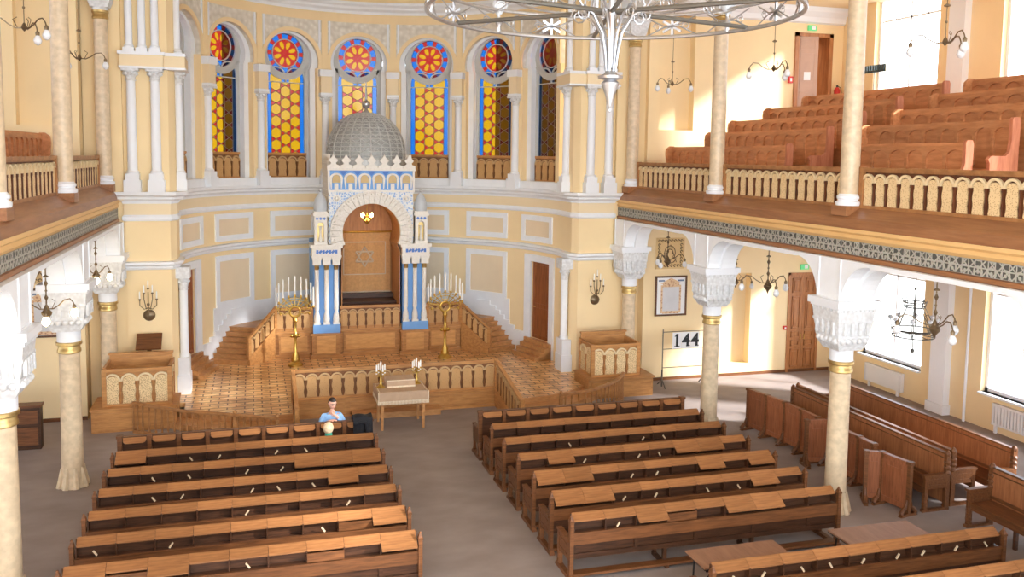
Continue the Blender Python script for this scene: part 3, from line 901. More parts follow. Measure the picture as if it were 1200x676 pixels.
for i, y in enumerate(COLY):
    lower_column(1, y, 'beige marble column with white carved capital under right gallery, %s' % ORD[i])
    upper_column(1, y, 'slender beige marble column on right gallery ledge, %s' % ORD[i])
    if i < 3:
        lower_column(-1, y, 'beige marble column with white carved capital under left gallery, %s' % ORD[i])
        upper_column(-1, y, 'slender beige marble column on left gallery ledge, %s' % ORD[i])
# arcades over the gallery columns (above the frame, they close the room)
for s in (1, -1):
    m = MB(); m.box(6.66*s, 7.34*s, -20, 6.2, 10.7, 13); struct(m.build('wall_clerestory_'+('right' if s > 0 else 'left'), WHITE), 'white wall over the %s gallery columns' % ('right' if s > 0 else 'left'))

# white columns of the apse arcade and piers
def apse_column(x, y, rz, label, cap_z=8.55, grp='white apse columns', block=True, wide=.15):
    t = thing('apse_column', label, 'column', (x, y, 5.6), rz, grp, 'thing')
    m = MB(); m.box(-.2, .2, -.2, .2, 0, .3); m.box(-.165, .165, -.165, .165, .3, .46)
    m.lathe([(.15, .46), (.16, .5), (.125, .54)], n=16); m.build('pedestal', PURE, t)
    m = MB(); m.lathe([(.12, .5), (.115, 1.5), (.105, cap_z-5.6-.28)], n=16); m.build('shaft', PURE, t)
    z = cap_z-5.6
    m = MB(); m.lathe([(.125, z-.3), (.13, z-.27), (.11, z-.25), (.13, z-.18), (.17, z-.06)], n=12)
    for k in range(8):
        a = R(45*k); m.sphere((.14*math.cos(a), .14*math.sin(a), z-.12), .05, 5)
    m.box(-.2, .2, -.2, .2, z-.06, z); m.build('capital', CARVED, t)
    if block:
        m = MB(); m.box(-.18, .18, -.16, .2, z+.08, z+.62, 1); m.box(-.2, .2, -.18, .2, z, z+.08); m.box(-.22, .22, -.2, .22, z+.62, z+.84); m.build('impost', [WHITE, CREAM], t)
    return t
AC = ['left of the second window', 'right of the second window', 'left of the central window', 'right of the central window', 'right of the window beside the dome', 'left of the last window']
for i in range(1, 7):
    th = (i-3.5)*STEP
    x, y, _ = ap(th, AR-.06, 0)
    apse_column(x, y, -R(th), 'white column with leafy capital in the apse arcade, %s' % AC[i-1])
for s in (-1, 1):
    sd = 'left' if s < 0 else 'right'
    xs = [(6.40, 6.12), (5.84, 6.12), (5.36, 6.85)]
    for (x, y), nm in zip(xs, ('outer', 'middle', 'inner')):
        apse_column(x*s, y, 0, 'white column standing on the %s apse pier, %s of three' % (sd, nm), 8.65, 'white pier columns', False)
    m = MB()
    m.box(5.62*s, 6.62*s, 5.9, 6.22, 8.68, 8.98, 1); m.box(5.58*s, 6.66*s, 5.86, 6.22, 8.98, 9.06); m.box(5.6*s, 6.64*s, 5.88, 6.22, 8.65, 8.7)
    m.box(5.12*s, 5.66*s, 6.0, 7.1, 8.68, 8.98, 1); m.box(5.1*s, 5.66*s, 5.98, 7.1, 8.98, 9.06); m.box(5.1*s, 5.66*s, 5.98, 7.1, 8.65, 8.7)
    trim(m, [PURE, CREAM], 'white entablature block over the columns of the %s pier' % sd, 'entablature')
    for (x, y), nm in zip([(6.42, 6.1), (6.12, 6.1), (5.82, 6.1), (5.36, 6.7)], ('outermost', 'second', 'third', 'inner')):
        t = thing('pier_shaft', 'thin white shaft rising above the %s pier entablature, %s' % (sd, nm), 'column', (x*s, y, 9.06), 0, 'thin shafts above the pier entablatures', 'thing')
        m = MB(); m.box(-.13, .13, -.13, .13, 0, .1); m.lathe([(.11, .1), (.12, .14), (.095, .18)], n=14); m.build('base', PURE, t)
        m = MB(); m.lathe([(.092, .15), (.085, 3.6)], n=14); m.build('shaft', PURE, t)
    # lower corner column of the pier
    t = thing('corner_column', 'white corner column at the foot of the %s apse pier' % sd, 'column', (5.3*s, 6.62, .3), 0, 'corner columns of the apse piers', 'thing')
    m = MB(); m.box(-.16, .16, -.3, .3, 0, .5); m.box(-.14, .14, -.26, .26, .5, .95); m.build('pedestal', WHITE, t)
    m = MB(); m.lathe([(.13, .95), (.14, 1.0), (.11, 1.05), (.105, 2.75)], n=14); m.build('shaft', WHITE, t)
    m = MB(); m.lathe([(.12, 2.72), (.11, 2.78), (.16, 3.05)], n=12)
    for k in range(8): m.sphere((.13*math.cos(R(45*k)), .13*math.sin(R(45*k)), 2.95), .045, 5)
    m.box(-.18, .18, -.26, .26, 3.05, 3.34); m.build('capital', CARVED, t)
# ================================================================== SANCTUARY PLATFORM
def mirror(pts): return [(-x, y) for x, y in reversed(pts)]
edge = [(2.62, 4.5), (2.62, 3.88), (3.2, 3.92), (3.8, 4.0), (4.3, 4.15), (4.75, 4.4), (5.2, 4.75), (5.22, 5.52), (6.62, 5.52), (6.62, 6.3), (5.42, 6.3), (5.42, 7.1)]
wallp = [ap(th, AR+.05, 0)[:2] for th in range(87, -88, -6)]
m = MB(); m.prism(edge+wallp+mirror(edge), .18, PZ, lambda a, b, t: (a, b, t))
struct(m.build('floor_platform', PARQUET), 'parquet floor of the raised sanctuary platform', 'floor')
def offs(d):
    return [(2.62, 3.88-d), (3.2, 3.92-d), (3.8, 4.0-d), (4.3+.1*d, 4.15-d), (4.75+.3*d, 4.4-.9*d), (5.3+.5*d, 4.78-.7*d)]
for s in (1, -1):
    sd = 'right' if s > 0 else 'left'
    t = thing('platform_steps', 'curved wooden steps up to the %s side of the platform' % sd, 'steps', (0, 0, 0), 0, None)
    for i, (d, z) in enumerate(((.03, .297), (.55, .15))):
        m = MB(); poly = offs(d)+[(5.3, 4.9), (2.62, 4.6)]
        m.prism([(x*s, y) for x, y in poly], 0 if i else .0, z, lambda a, b, t: (a, b, t)); m.build('step', STEPW, t)
# front parapet
m = MB(); m.box(-2.62, 2.62, 4.40, 4.56, 0, .46); m.box(-2.66, 2.66, 4.36, 4.6, .42, .47); m.box(-2.66, 2.66, 4.36, 4.56, 0, .07)
for i in range(4): m.box(-2.5+1.28*i, -1.36+1.28*i, 4.385, 4.4, .12, .36)
tag(m.build('platform_plinth', PODW), 'dark oak plinth below the arched rail at the front of the platform', 'plinth', None, 'thing')
balustrade('platform_rail', 'oak arched rail along the front of the platform behind the cloth covered table', 'balustrade', 5.24, .77, 17, (-2.62, 4.48, .47), 0, None, 'oak')
balustrade('stair_rail', 'oak arched rail sloping down the right end of the platform front', 'balustrade', 2.35, .8, 9, (2.62, 4.4, .45), -PI/2, None, 'oak', True, slope=-.44, base=.45)
balustrade('stair_rail', 'oak arched rail sloping down the left end of the platform front', 'balustrade', 2.0, .8, 8, (-2.62, 4.4, .45), -PI/2, None, 'oak', True, slope=-.40, base=.45)

def turned(m, x, y, z0, z1, r=.02):
    h = z1-z0
    m.lathe([(r*1.5, z0), (r*1.5, z0+.1*h), (r*.8, z0+.16*h), (r*1.5, z0+.3*h), (r*.9, z0+.55*h), (r*.8, z0+.8*h), (r*1.3, z0+.86*h), (r*1.3, z1)], x, y, 8)
def curved_rail(s, pts, label, gate=None):
    t = thing('curved_railing', label, 'railing', (pts[0][0]*s, pts[0][1], 0))
    ox, oy = pts[0][0]*s, pts[0][1]
    # resample
    P = [Vector((x*s-ox, y-oy)) for x, y in pts]
    fine = []
    for i in range(len(P)-1):
        p0 = P[max(i-1, 0)]; p1 = P[i]; p2 = P[i+1]; p3 = P[min(i+2, len(P)-1)]
        for k in range(10):
            u = k/10
            fine.append(.5*((2*p1)+(p2-p0)*u+(2*p0-5*p1+4*p2-p3)*u*u+(3*p1-p0-3*p2+p3)*u**3))
    fine.append(P[-1])
    m = MB(); m.sweep([tuple(p) for p in fine], [(-.05, .70), (.05, .70), (.05, .74), (.025, .76), (-.025, .76), (-.05, .74)]); m.build('handrail', RAILW, t)
    m = MB(); m.sweep([tuple(p) for p in fine], [(-.04, 0), (.04, 0), (.04, .08), (-.04, .08)]); m.build('bottom_rail', RAILW, t)
    acc = 0; last = fine[0]; bm = MB(); turned(bm, 0, 0, .08, .7, .02)
    b0 = bm.build('baluster', RAILW, t, (fine[0].x, fine[0].y, 0)); 
    for p in fine[1:]:
        acc += (p-last).length; last = p
        if acc > .125:
            acc = 0; inst(b0, t, (p.x, p.y, 0))
    for p in (fine[-1],) + ((fine[int(len(fine)*gate)],) if gate else ()):
        m = MB(); m.box(-.04, .04, -.04, .04, 0, .72); m.sphere((0, 0, .78), .05, 6); m.build('post', RAILW, t, (p.x, p.y, 0))
curved_rail(1, [(6.2, 4.24), (6.02, 3.95), (5.5, 3.35), (4.7, 2.78), (3.77, 2.5)], 'curved oak handrail with turned balusters beside the right platform steps')
curved_rail(-1, [(6.28, 4.22), (5.6, 3.6), (4.9, 3.1), (4.37, 2.85), (3.7, 2.5), (3.06, 2.15)], 'curved oak handrail with turned balusters before the left of the platform', .72)

# pulpit boxes in the corners
def sub_bal(parent, name, L, H, n, loc, rz):
    b = balustrade('x', '', '', L, H, n, loc, rz, None, 'pulpit', True, wid=.07)
    b.name = name; b.parent = parent
    for k in ('label', 'category'): del b[k]
    return b
for s in (-1, 1):
    sd = 'right' if s > 0 else 'left'
    x0, x1 = (-6.95, -5.5) if s < 0 else (5.42, 6.78)
    t = thing('pulpit_box', 'oak reading box with cream fretwork panels on the %s of the platform' % sd, 'pulpit', ((x0+x1)/2, 5.0, 0))
    o = lambda x, y, z: (x-(x0+x1)/2, y-5.0, z)
    m = MB(o)
    if s < 0: m.box(-7.22, -5.35, 4.36, 5.5, 0, .55)
    else: m.box(5.25, 7.18, 4.40, 5.5, 0, .55)
    a, b = (-7.22, -5.35) if s < 0 else (5.25, 7.18)
    m.box(a-.03, b+.03, 4.33, 5.52, .52, .57); m.box(a+.08, b-.08, 4.345, 4.36, .08, .46)
    m.build('base', PODW, t)
    w = x1-x0
    sub_bal(t, 'front_panel', w, .9, 4, o(x0, 4.56, .57), 0)
    sub_bal(t, 'side_panel', .9, .9, 2, o(x0, 5.5, .57), -PI/2) if s > 0 else sub_bal(t, 'side_panel', .9, .9, 2, o(x1, 4.6, .57), PI/2)
    m = MB(o); m.box(x0, x1, 5.46, 5.52, .57, 1.62); m.box(x0+.1, x1-.1, 5.44, 5.46, 1.2, 1.55); m.box(x0-.02, x1+.02, 5.42, 5.54, 1.62, 1.66); m.build('back_panel', PODW, t)
    m = MB(o); xx = x1 if s > 0 else x0; m.box(xx-.03, xx+.03, 4.6, 5.5, .57, 1.5); m.build('outer_side', PODW, t)
t = thing('lectern', 'small oak lectern board standing behind the left reading box', 'lectern', (-6.08, 5.72, .3))
m = MB(); m.hexa([(-.3,-.06,1.36),(.3,-.06,1.36),(.3,.3,1.68),(-.3,.3,1.68),(-.3,-.08,1.40),(.3,-.08,1.40),(.3,.28,1.72),(-.3,.28,1.72)]); m.build('desk_board', WOOD, t)
m = MB(); m.box(-.05, .05, .1, .2, 0, 1.5); m.box(-.22, .22, 0, .3, 0, .06); m.build('stand', WOOD, t)

# ================================================================== ARK PODIUM
t = thing('ark_podium', 'panelled oak podium with pedestals under the ark', 'podium', (0, 10, PZ))
o = lambda x, y, z: (x, y-10, z-PZ)
m = MB(o)
m.box(-2.92, 2.92, 9.95, 12.4, PZ, 1.24); m.box(-2.96, 2.96, 9.9, 9.98, 1.04, 1.10); m.box(-2.95, 2.95, 9.88, 9.98, PZ, .42)
m.build('body', PODW, t)
for a, b in ((-2.75, -1.95), (-.78, .78), (1.95, 2.75)):
    m = MB(o); m.box(a, b, 9.92, 9.96, .5, .98); m.build('front_panel', PODFIELD, t)
    m = MB(o)
    for x in (a-.06, b): m.box(x, x+.06, 9.9, 9.96, .42, 1.04)
    m.box(a, b, 9.9, 9.96, .98, 1.04); m.box(a, b, 9.9, 9.96, .42, .5); m.build('panel_frame', PODW, t)
for s in (-1, 1):
    m = MB(o); m.box(s*.95, s*1.82, 9.68, 10.3, PZ, 1.06); m.box(s*.9, s*1.87, 9.63, 10.2, 1.02, 1.08); m.box(s*.9, s*1.87, 9.63, 10.2, PZ, .42)
    m.box(s*1.0, s*1.1, 9.66, 9.7, .42, 1.02); m.box(s*1.67, s*1.77, 9.66, 9.7, .42, 1.02); m.build('pedestal', PODW, t)
    m = MB(o); m.box(s*1.1, s*1.67, 9.665, 9.69, .46, 1.0); m.build('pedestal_panel', PODFIELD, t)
balustrade('podium_rail', 'oak arched rail below the curtain between the ark piers', 'balustrade', 1.9, .78, 7, (-.95, 9.97, 1.1), 0, 'rails on the ark podium', 'oak', False)
balustrade('podium_rail', 'oak arched rail on the podium behind the left menorah', 'balustrade', 1.08, .78, 4, (-2.9, 9.97, 1.1), 0, 'rails on the ark podium', 'oak')
balustrade('podium_rail', 'oak arched rail on the podium behind the right menorah', 'balustrade', 1.08, .78, 4, (1.82, 9.97, 1.1), 0, 'rails on the ark podium', 'oak')
# winding stairs either side
for s in (-1, 1):
    sd = 'right' if s > 0 else 'left'
    t = thing('ark_stairs', 'winding oak stairs up the %s side of the ark podium' % sd, 'stairs', (0, 0, 0))
    N = 7
    inn = [(3.67-.77*k/N, 9.24+.72*k/N) for k in range(N+1)]
    out = []
    for k in range(N+1):
        th = 61.2-11.5*k/N
        out.append((AR*.995*math.sin(R(th)), AY+AR*.995*math.cos(R(th))))
    land = [(AR*.995*math.sin(R(th)), AY+AR*.995*math.cos(R(th))) for th in (45, 41, 37, 33, 29)]
    for k in range(N):
        poly = [inn[k]]+out[k:]+land+[(2.6, 11.0), inn[N]]
        m = MB(); m.prism([(x*s, y) for x, y in poly], PZ, PZ+.138*(k+1), lambda a, b, z: (a, b, z))
        ix, iy = inn[k]; ox, oy = out[k]
        dx, dy = ox-ix, oy-iy; L = math.hypot(dx, dy); nx, ny = dy/L*.025, -dx/L*.025
        zt = PZ+.138*(k+1)
        m.prism([(s*(ix+nx), iy+ny), (s*(ox+nx), oy+ny), (s*ox, oy), (s*ix, iy)], zt-.03, zt+.002, lambda a, b, z: (a, b, z))
        m.build('step', STEPW, t)
    m = MB(); m.prism([(0, 0), (0, .22), (1.06, .98), (1.06, 0)], -.04, .04, lambda a, b, q: (s*(3.69-.74*a/1.06)+q*.68*s, 9.20+.70*a/1.06+q*.73, PZ+b)); m.build('stringer', PODW, t)
    if s > 0: balustrade('stair_rail', 'sloping oak rail of the right ark stairs', 'balustrade', 1.06, .66, 5, (2.93, 9.9, 1.24), -R(43.5), None, 'oak', True, slope=-.74)
    else: balustrade('stair_rail', 'sloping oak rail of the left ark stairs', 'balustrade', 1.06, .66, 5, (-3.69, 9.2, .5), R(43.5), None, 'oak', True, slope=.74)
    # steps to the apse doors
    t = thing('door_steps', 'small oak steps up to the %s apse door' % sd, 'steps', (0, 0, 0))
    for k in range(4):
        m = MB(); r0 = AR-.62+.16*k
        vs = []
        a0, a1 = (66.5, 82)
        pts = [(AX*s+r0*math.sin(R(a)), AY+r0*math.cos(R(a))) for a in (a0, (a0+a1)/2, a1)]+[(AX*s+(AR)*math.sin(R(a)), AY+(AR)*math.cos(R(a))) for a in (a1, (a0+a1)/2, a0)]
        m.prism([(x*s, y) for x, y in pts], PZ, PZ+.125*(k+1), lambda a, b, z: (a, b, z)); m.build('step', STEPW, t)

# ================================================================== THE ARK
ARK = thing('holy_ark', 'blue and white stone ark with horseshoe arch and grey lattice dome', 'ark', (.02, 9.75, 1.08))
def AO(): return MB(lambda x, y, z: (x, y-9.75, z-1.08))
for s in (-1, 1):
    m = AO(); m.box(s*.97, s*1.8, 9.74, 10.4, 1.08, 1.34); m.box(s*1.0, s*1.77, 9.98, 10.42, 1.3, 3.46); pier = m.build('pier', BLUE, ARK)
    for x in (1.09, 1.385, 1.68):
        m = AO(); m.box(s*(x-.1), s*(x+.1), 9.76, 9.96, 1.34, 1.4)
        m.lathe([(.085, 1.4), (.098, 1.5), (.085, 1.62), (.05, 1.75), (.07, 1.82), (.07, 1.88)], s*x, 9.86, 12)
        m.lathe([(.07, 1.85), (.064, 3.1)], s*x, 9.86, 12)
        m.build('colonnette', STONE, ARK)
        m = AO(); m.lathe([(.066, 3.05), (.074, 3.08), (.074, 3.2), (.085, 3.22)], s*x, 9.86, 12); m.build('colonnette_collar', GOLD, ARK)
        m = AO(); m.box(s*(x-.12), s*(x+.12), 9.74, 9.98, 3.2, 3.44); m.box(s*(x-.14), s*(x+.14), 9.71, 9.98, 3.36, 3.46); m.build('colonnette_capital', STONE, ARK)
    m = AO(); m.box(s*.95, s*1.82, 9.7, 10.5, 3.46, 3.74); m.box(s*.9, s*1.88, 9.64, 10.52, 3.74, 3.84); m.box(s*.93, s*1.84, 9.68, 10.5, 3.44, 3.5); m.build('impost', STONE, ARK)
    m = AO()
    for i in range(7): m.obox((s*(1.1+.095*i), 9.695, 3.62), (.07, .02, .11), Matrix.Rotation(R(45*(i % 2)), 3, 'Y'))
    m.build('impost_tiles', DEEPBLUE, ARK)
    # turret
    X = s*1.56
    m = AO(); m.box(X-.2, X+.2, 9.72, 10.1, 3.84, 3.92); m.box(X-.19, X-.1, 9.74, 10.06, 3.92, 4.72); m.box(X+.1, X+.19, 9.74, 10.06, 3.92, 4.72); m.box(X-.19, X+.19, 9.9, 10.06, 3.92, 4.72)
    m.prism([(-.1, 4.4), (-.1, 4.72), (.1, 4.72), (.1, 4.4), (.08, 4.5), (0, 4.58), (-.08, 4.5)], 9.74, 9.9, lambda a, b, y: (X+a, y, b))
    m.box(X-.24, X+.24, 9.68, 10.12, 4.72, 4.8); m.box(X-.21, X+.21, 9.7, 10.1, 4.8, 4.86)
    m.lathe([(.06, 3.92), (.06, 4.0), (.03, 4.1), (.03, 4.3), (.055, 4.4)], X, 9.84, 8)
    m.build('turret', STONE, ARK)
    m = AO(); m.box(X-.1, X+.1, 9.885, 9.905, 3.94, 4.5); m.build('turret_niche', GOLD, ARK)
    m = AO()
    for i in range(3): m.obox((X-.11+.11*i, 9.735, 4.64), (.07, .02, .07), Matrix.Rotation(R(45), 3, 'Y'))
    m.build('turret_tiles', DEEPBLUE, ARK)
    m = AO(); m.lathe([(.19, 4.86), (.205, 4.95), (.2, 5.08), (.17, 5.22), (.11, 5.34), (.05, 5.42), (.025, 5.45)], X, 9.9, 16); m.sphere((X, 9.9, 5.5), .05, 6); m.build('turret_dome', GREYBLUE, ARK)
# body with tunnel niche
ri = .93; zc = 4.2
inner = [(.92, 1.1), (.92, 3.6), (.84, 3.78)]+[(ri*math.cos(R(a)), zc+ri*math.sin(R(a))) for a in range(-26, 207, 8)]+[(-.84, 3.78), (-.92, 3.6), (-.92, 1.1)]
arch_in = [p_ for p_ in inner if p_[1] > 3.79]
m = AO(); m.prism([(-1.31, 3.82), (-1.31, 6.2), (1.31, 6.2), (1.31, 3.82)]+[(arch_in[0][0], 3.82)]+[p_ for p_ in arch_in if p_[1] > 3.83]+[(-arch_in[0][0], 3.82)], 9.86, 11.7, lambda a, b, y: (a, y, b)); m.box(-1.31, 1.31, 11.7, 12.5, 1.28, 6.2)
for k in range(12):
    for s in (-1, 1): m.box(s*1.31, s*1.33, 9.9, 12.4, 3.9+.19*k, 3.98+.19*k)
m.build('body', STONE, ARK)
lin_out = [(x*.995, zc+(z-zc)*.997) for x, z in inner]
inn2 = [(x*.97, z if z < zc-.4 else zc+(z-zc)*.97) for x, z in inner]
m = AO(); m.prism(lin_out+inn2[::-1], 9.95, 11.69, lambda a, b, y: (a, y, b)); m.box(-.92, .92, 11.6, 11.69, 1.1, 5.1)
m.build('niche_lining', NICHEW, ARK)
m = AO()
for s in (-1, 1):
    m = AO(); m.box(s*.95, s*1.78, 10.42, 11.95, 1.28, 3.84); m.build('flank', BLUE, ARK)
m = AO(); m.box(-.9, .9, 10.5, 11.6, 1.1, 1.9); m.box(-.9, .9, 11.3, 11.6, 1.9, 2.05); m.build('niche_base', WOODDARK, ARK)
# front facing with blue tile ground
facing = [(-1.3, 3.84), (-1.3, 5.48), (1.3, 5.48), (1.3, 3.84)]+[(1.22*math.cos(R(a)), zc+1.22*math.sin(R(a))) for a in range(-14, 195, 8)]
m = AO(); m.prism(facing, 9.8, 9.87, lambda a, b, y: (a, y, b)); 
def tile_mat():
    mm, nt, b = base_mat('ark_blue_tile')
    v = node(nt, 'ShaderNodeTexVoronoi', Scale=13., Randomness=.6, feature='DISTANCE_TO_EDGE')
    nt.links.new(coords(nt), v.inputs['Vector'])
    nt.links.new(ramp(nt, v.outputs['Distance'], [(.08, lin((228, 230, 230))), (.2, lin((146, 180, 222)))]), b.inputs['Base Color'])
    return mm
m.build('tile_facing', tile_mat(), ARK)
m = AO()
for s in (-1, 1):
    m.tube([(s*1.08+.09*math.cos(R(a)), 9.79, 5.25+.09*math.sin(R(a))) for a in range(0, 360, 30)], .022, 6, 0, False, True)
    m.sphere((s*1.08, 9.8, 5.25), .06, 6)
m.build('roundels', STONE, ARK)
# horseshoe arch of voussoirs
m = AO()
NV = 25; a0, a1 = -24, 204
for i in range(NV):
    b0 = R(a0+(a1-a0)*i/NV+.28); b1 = R(a0+(a1-a0)*(i+1)/NV-.28)
    for r0, r1, y in ((.9, 1.12, 9.70), (1.12, 1.28, 9.66)):
        bs = [b0, (b0+b1)/2, b1]
        m.prism([(r0*math.cos(b), zc+r0*math.sin(b)) for b in bs]+[(r1*math.cos(b), zc+r1*math.sin(b)) for b in reversed(bs)], y, 9.95, lambda a, b, yy: (a, yy, b))
    bm_ = (b0+b1)/2; m.sphere((1.2*math.cos(bm_), 9.66, zc+1.2*math.sin(bm_)), .035, 4)
m.build('horseshoe_arch', VOUSS, ARK)
# arcaded frieze
m = AO(); m.box(-1.3, 1.3, 9.78, 9.9, 5.48, 6.2); m.build('frieze_ground', BLUE, ARK)
m = AO(); m.box(-1.36, 1.36, 9.7, 9.9, 6.12, 6.2); m.box(-1.34, 1.34, 9.73, 9.9, 5.46, 5.52); m.box(-1.34, -1.28, 9.74, 9.9, 5.5, 6.14); m.box(1.28, 1.34, 9.74, 9.9, 5.5, 6.14)
for i in range(6):
    cx = -1.083+.433*i
    n = 10
    pts_o = [(.2*math.cos(PI*j/n), 5.87+.17*math.sin(PI*j/n)) for j in range(n+1)]; pts_i = [(.13*math.cos(PI*j/n), 5.87+.12*math.sin(PI*j/n)) for j in range(n, -1, -1)]
    m.prism(pts_o+pts_i, 9.73, 9.8, lambda a, b, y: (cx+a, y, b))
    for s in (-1, 1): m.prism([(s*.13, 5.87), (s*.2, 5.87), (s*.165, 5.55), (s*.14, 5.55)], 9.74, 9.8, lambda a, b, y: (cx+a, y, b))
    m.box(cx-.06, cx+.06, 9.75, 9.8, 5.52, 5.72) 
m.build('frieze_arcade', STONE, ARK)
m = AO()
for i in range(6):
    cx = -1.083+.433*i
    m.prism([(-.12, 5.74), (.12, 5.74), (.12, 5.88), (.08, 5.96), (0, 5.99), (-.08, 5.96), (-.12, 5.88)], 9.765, 9.785, lambda a, b, y: (cx+a, y, b))
m.build('frieze_niches', plain('niche_gold_stone', (206, 180, 130), .6), ARK)
for i in range(7):
    cx = -1.3+.433*i; m = AO()
    if 0 < i < 6: m.prism([(-.13, 6.1), (.13, 6.1), (0, 5.96)], 9.77, 9.784, lambda a, b, y: (cx+a, y, b)); m.build('frieze_tile', DEEPBLUE, ARK)
# merlons
merl = [(-.19, 0), (.19, 0), (.19, .07), (.1, .1), (.07, .15), (.13, .2), (.13, .25), (.06, .31), (0, .42), (-.06, .31), (-.13, .25), (-.13, .2), (-.07, .15), (-.1, .1), (-.19, .07)]
mm_ = MB(); mm_.prism(merl, -.04, .04, lambda a, b, y: (a, y, b))
mer0 = mm_.build('merlon', STONE, ARK, (-1.17, .03, 5.12))
for i in range(1, 7): inst(mer0, ARK, (-1.17+.39*i, .03, 5.12))
for s in (-1, 1):
    for i in range(6): inst(mer0, ARK, (s*1.27, .42+.4*i, 5.12), PI/2)
# dome
dc = 11.15
def dprof(t):
    """t 0..1 from base to tip"""
    a = t*PI/2
    return (1.27*math.cos(a)**.82*(1+.03*math.sin(PI*t)) if t < 1 else 0.0, 6.45+1.5*math.sin(a)**1.02)
m = AO(); m.lathe([(1.29, 6.2), (1.29, 6.46), (1.25, 6.5)], 0, dc, 32); m.build('drum', DOMEGREY, ARK)
m = AO(); m.lathe([(max(1e-5, dprof(k/14)[0]-.02), dprof(k/14)[1]-.015) for k in range(15)], 0, dc, 36, 0, False); m.build('dome_shell', DOMEDARK, ARK)
m = AO()
G = 24
for i in range(G):
    a = 2*PI*i/G
    m.tube([(dprof(k/12)[0]*math.cos(a), dc+dprof(k/12)[0]*math.sin(a), dprof(k/12)[1]) for k in range(13)], .022 if i % 2 == 0 else .013, 4)
for k in range(1, 16):
    r, z = dprof(k/17)
    m.tube([(r*math.cos(2*PI*i/48), dc+r*math.sin(2*PI*i/48), z) for i in range(48)], .014, 4, 0, False, True)
for i in range(G):
    for sg in (-1, 1):
        for band in range(0, 9):
            pts = []
            for q in range(3):
                t_ = (band+q/2)/10.5+.1; r, z = dprof(min(.98, t_)); a = 2*PI*(i+(.5*q/1 if sg > 0 else 1-.5*q))/G
                pts.append((r*math.cos(a), dc+r*math.sin(a), z))
            m.tube(pts, .009, 3, 0, False)
m.build('dome_lattice', DOMEGREY, ARK)
m = AO(); m.lathe([(.12, 7.92), (.14, 7.96), (.06, 8.04), (.05, 8.1)], 0, dc, 12); m.sphere((0, dc, 8.23), .14, 10); m.lathe([(.04, 8.35), (.035, 8.6), (.015, 8.97), (.001, 8.98)], 0, dc, 8); m.build('finial', SILVER, ARK)

# curtain with star, a thing hanging in the niche
t = thing('ark_curtain', 'gold ark curtain with a silver six pointed star and fringe', 'curtain', (0, 11.5, 2.1))
m = MB(); n = 24; vs = []; fs = []
for j in range(2):
    for i in range(n+1):
        x = -.86+1.72*i/n
        vs.append((x, .03*math.sin(i*1.1)-.02, j*1.95)); 
for i in range(n): fs.append((i, i+1, n+2+i, n+1+i))
m._a(vs, fs, 0, True); m._a([(x, y+.02, z) for x, y, z in vs], [f[::-1] for f in fs], 0, True); m.build('cloth', CURTAINM, t)
m = MB()
for k in range(2):
    a = [(.33*math.sin(R(120*i+60*k)), 1.15+.33*math.cos(R(120*i+60*k))) for i in range(3)]
    for i in range(3):
        p, q = a[i], a[(i+1) % 3]; m.tube([(p[0], -.06, p[1]), (q[0], -.06, q[1])], .03, 4)
m.build('star', CURTAINL, t)
m = MB()
for x0, x1, z0, z1 in ((-.7, .7, 1.62, 1.65), (-.7, .7, .55, .58), (-.7, -.67, .55, 1.65), (.67, .7, .55, 1.65)): m.box(x0, x1, -.065, -.05, z0, z1)
m.build('border', CURTAINL, t)
m = MB()
for i in range(60): m.box(-.86+.0287*i, -.842+.0287*i, -.03, -.0, -.09, .0)
m.build('fringe', CURTAINL, t)
m = MB(); m.tube([(-.88, -.03, 1.97), (.88, -.03, 1.97)], .03, 8); m.build('rod', BRASS, t)
t = thing('ark_lamp', 'small lit brass lamp with two bulbs hanging under the ark arch', 'lamp', (-.05, 10.4, 4.62))
m = MB(); m.tube([(0, 0, .1), (0, 0, .53)], .012, 6); m.lathe([(.0001, -.22), (.06, -.18), (.1, -.1), (.05, -.05), (.03, 0), (.05, .05), (.02, .1)], 0, 0, 12)
for s in (-1, 1): m.tube([(0, 0, -.05), (s*.1, 0, -.08), (s*.14, -.02, .0)], .012, 6)
m.build('fitting', BRASS, t)
for s in (-1, 1):
    m = MB(); m.sphere((s*.14, -.02, .08), .055, 8, sz=1.4); m.build('bulb', LITBULB, t)

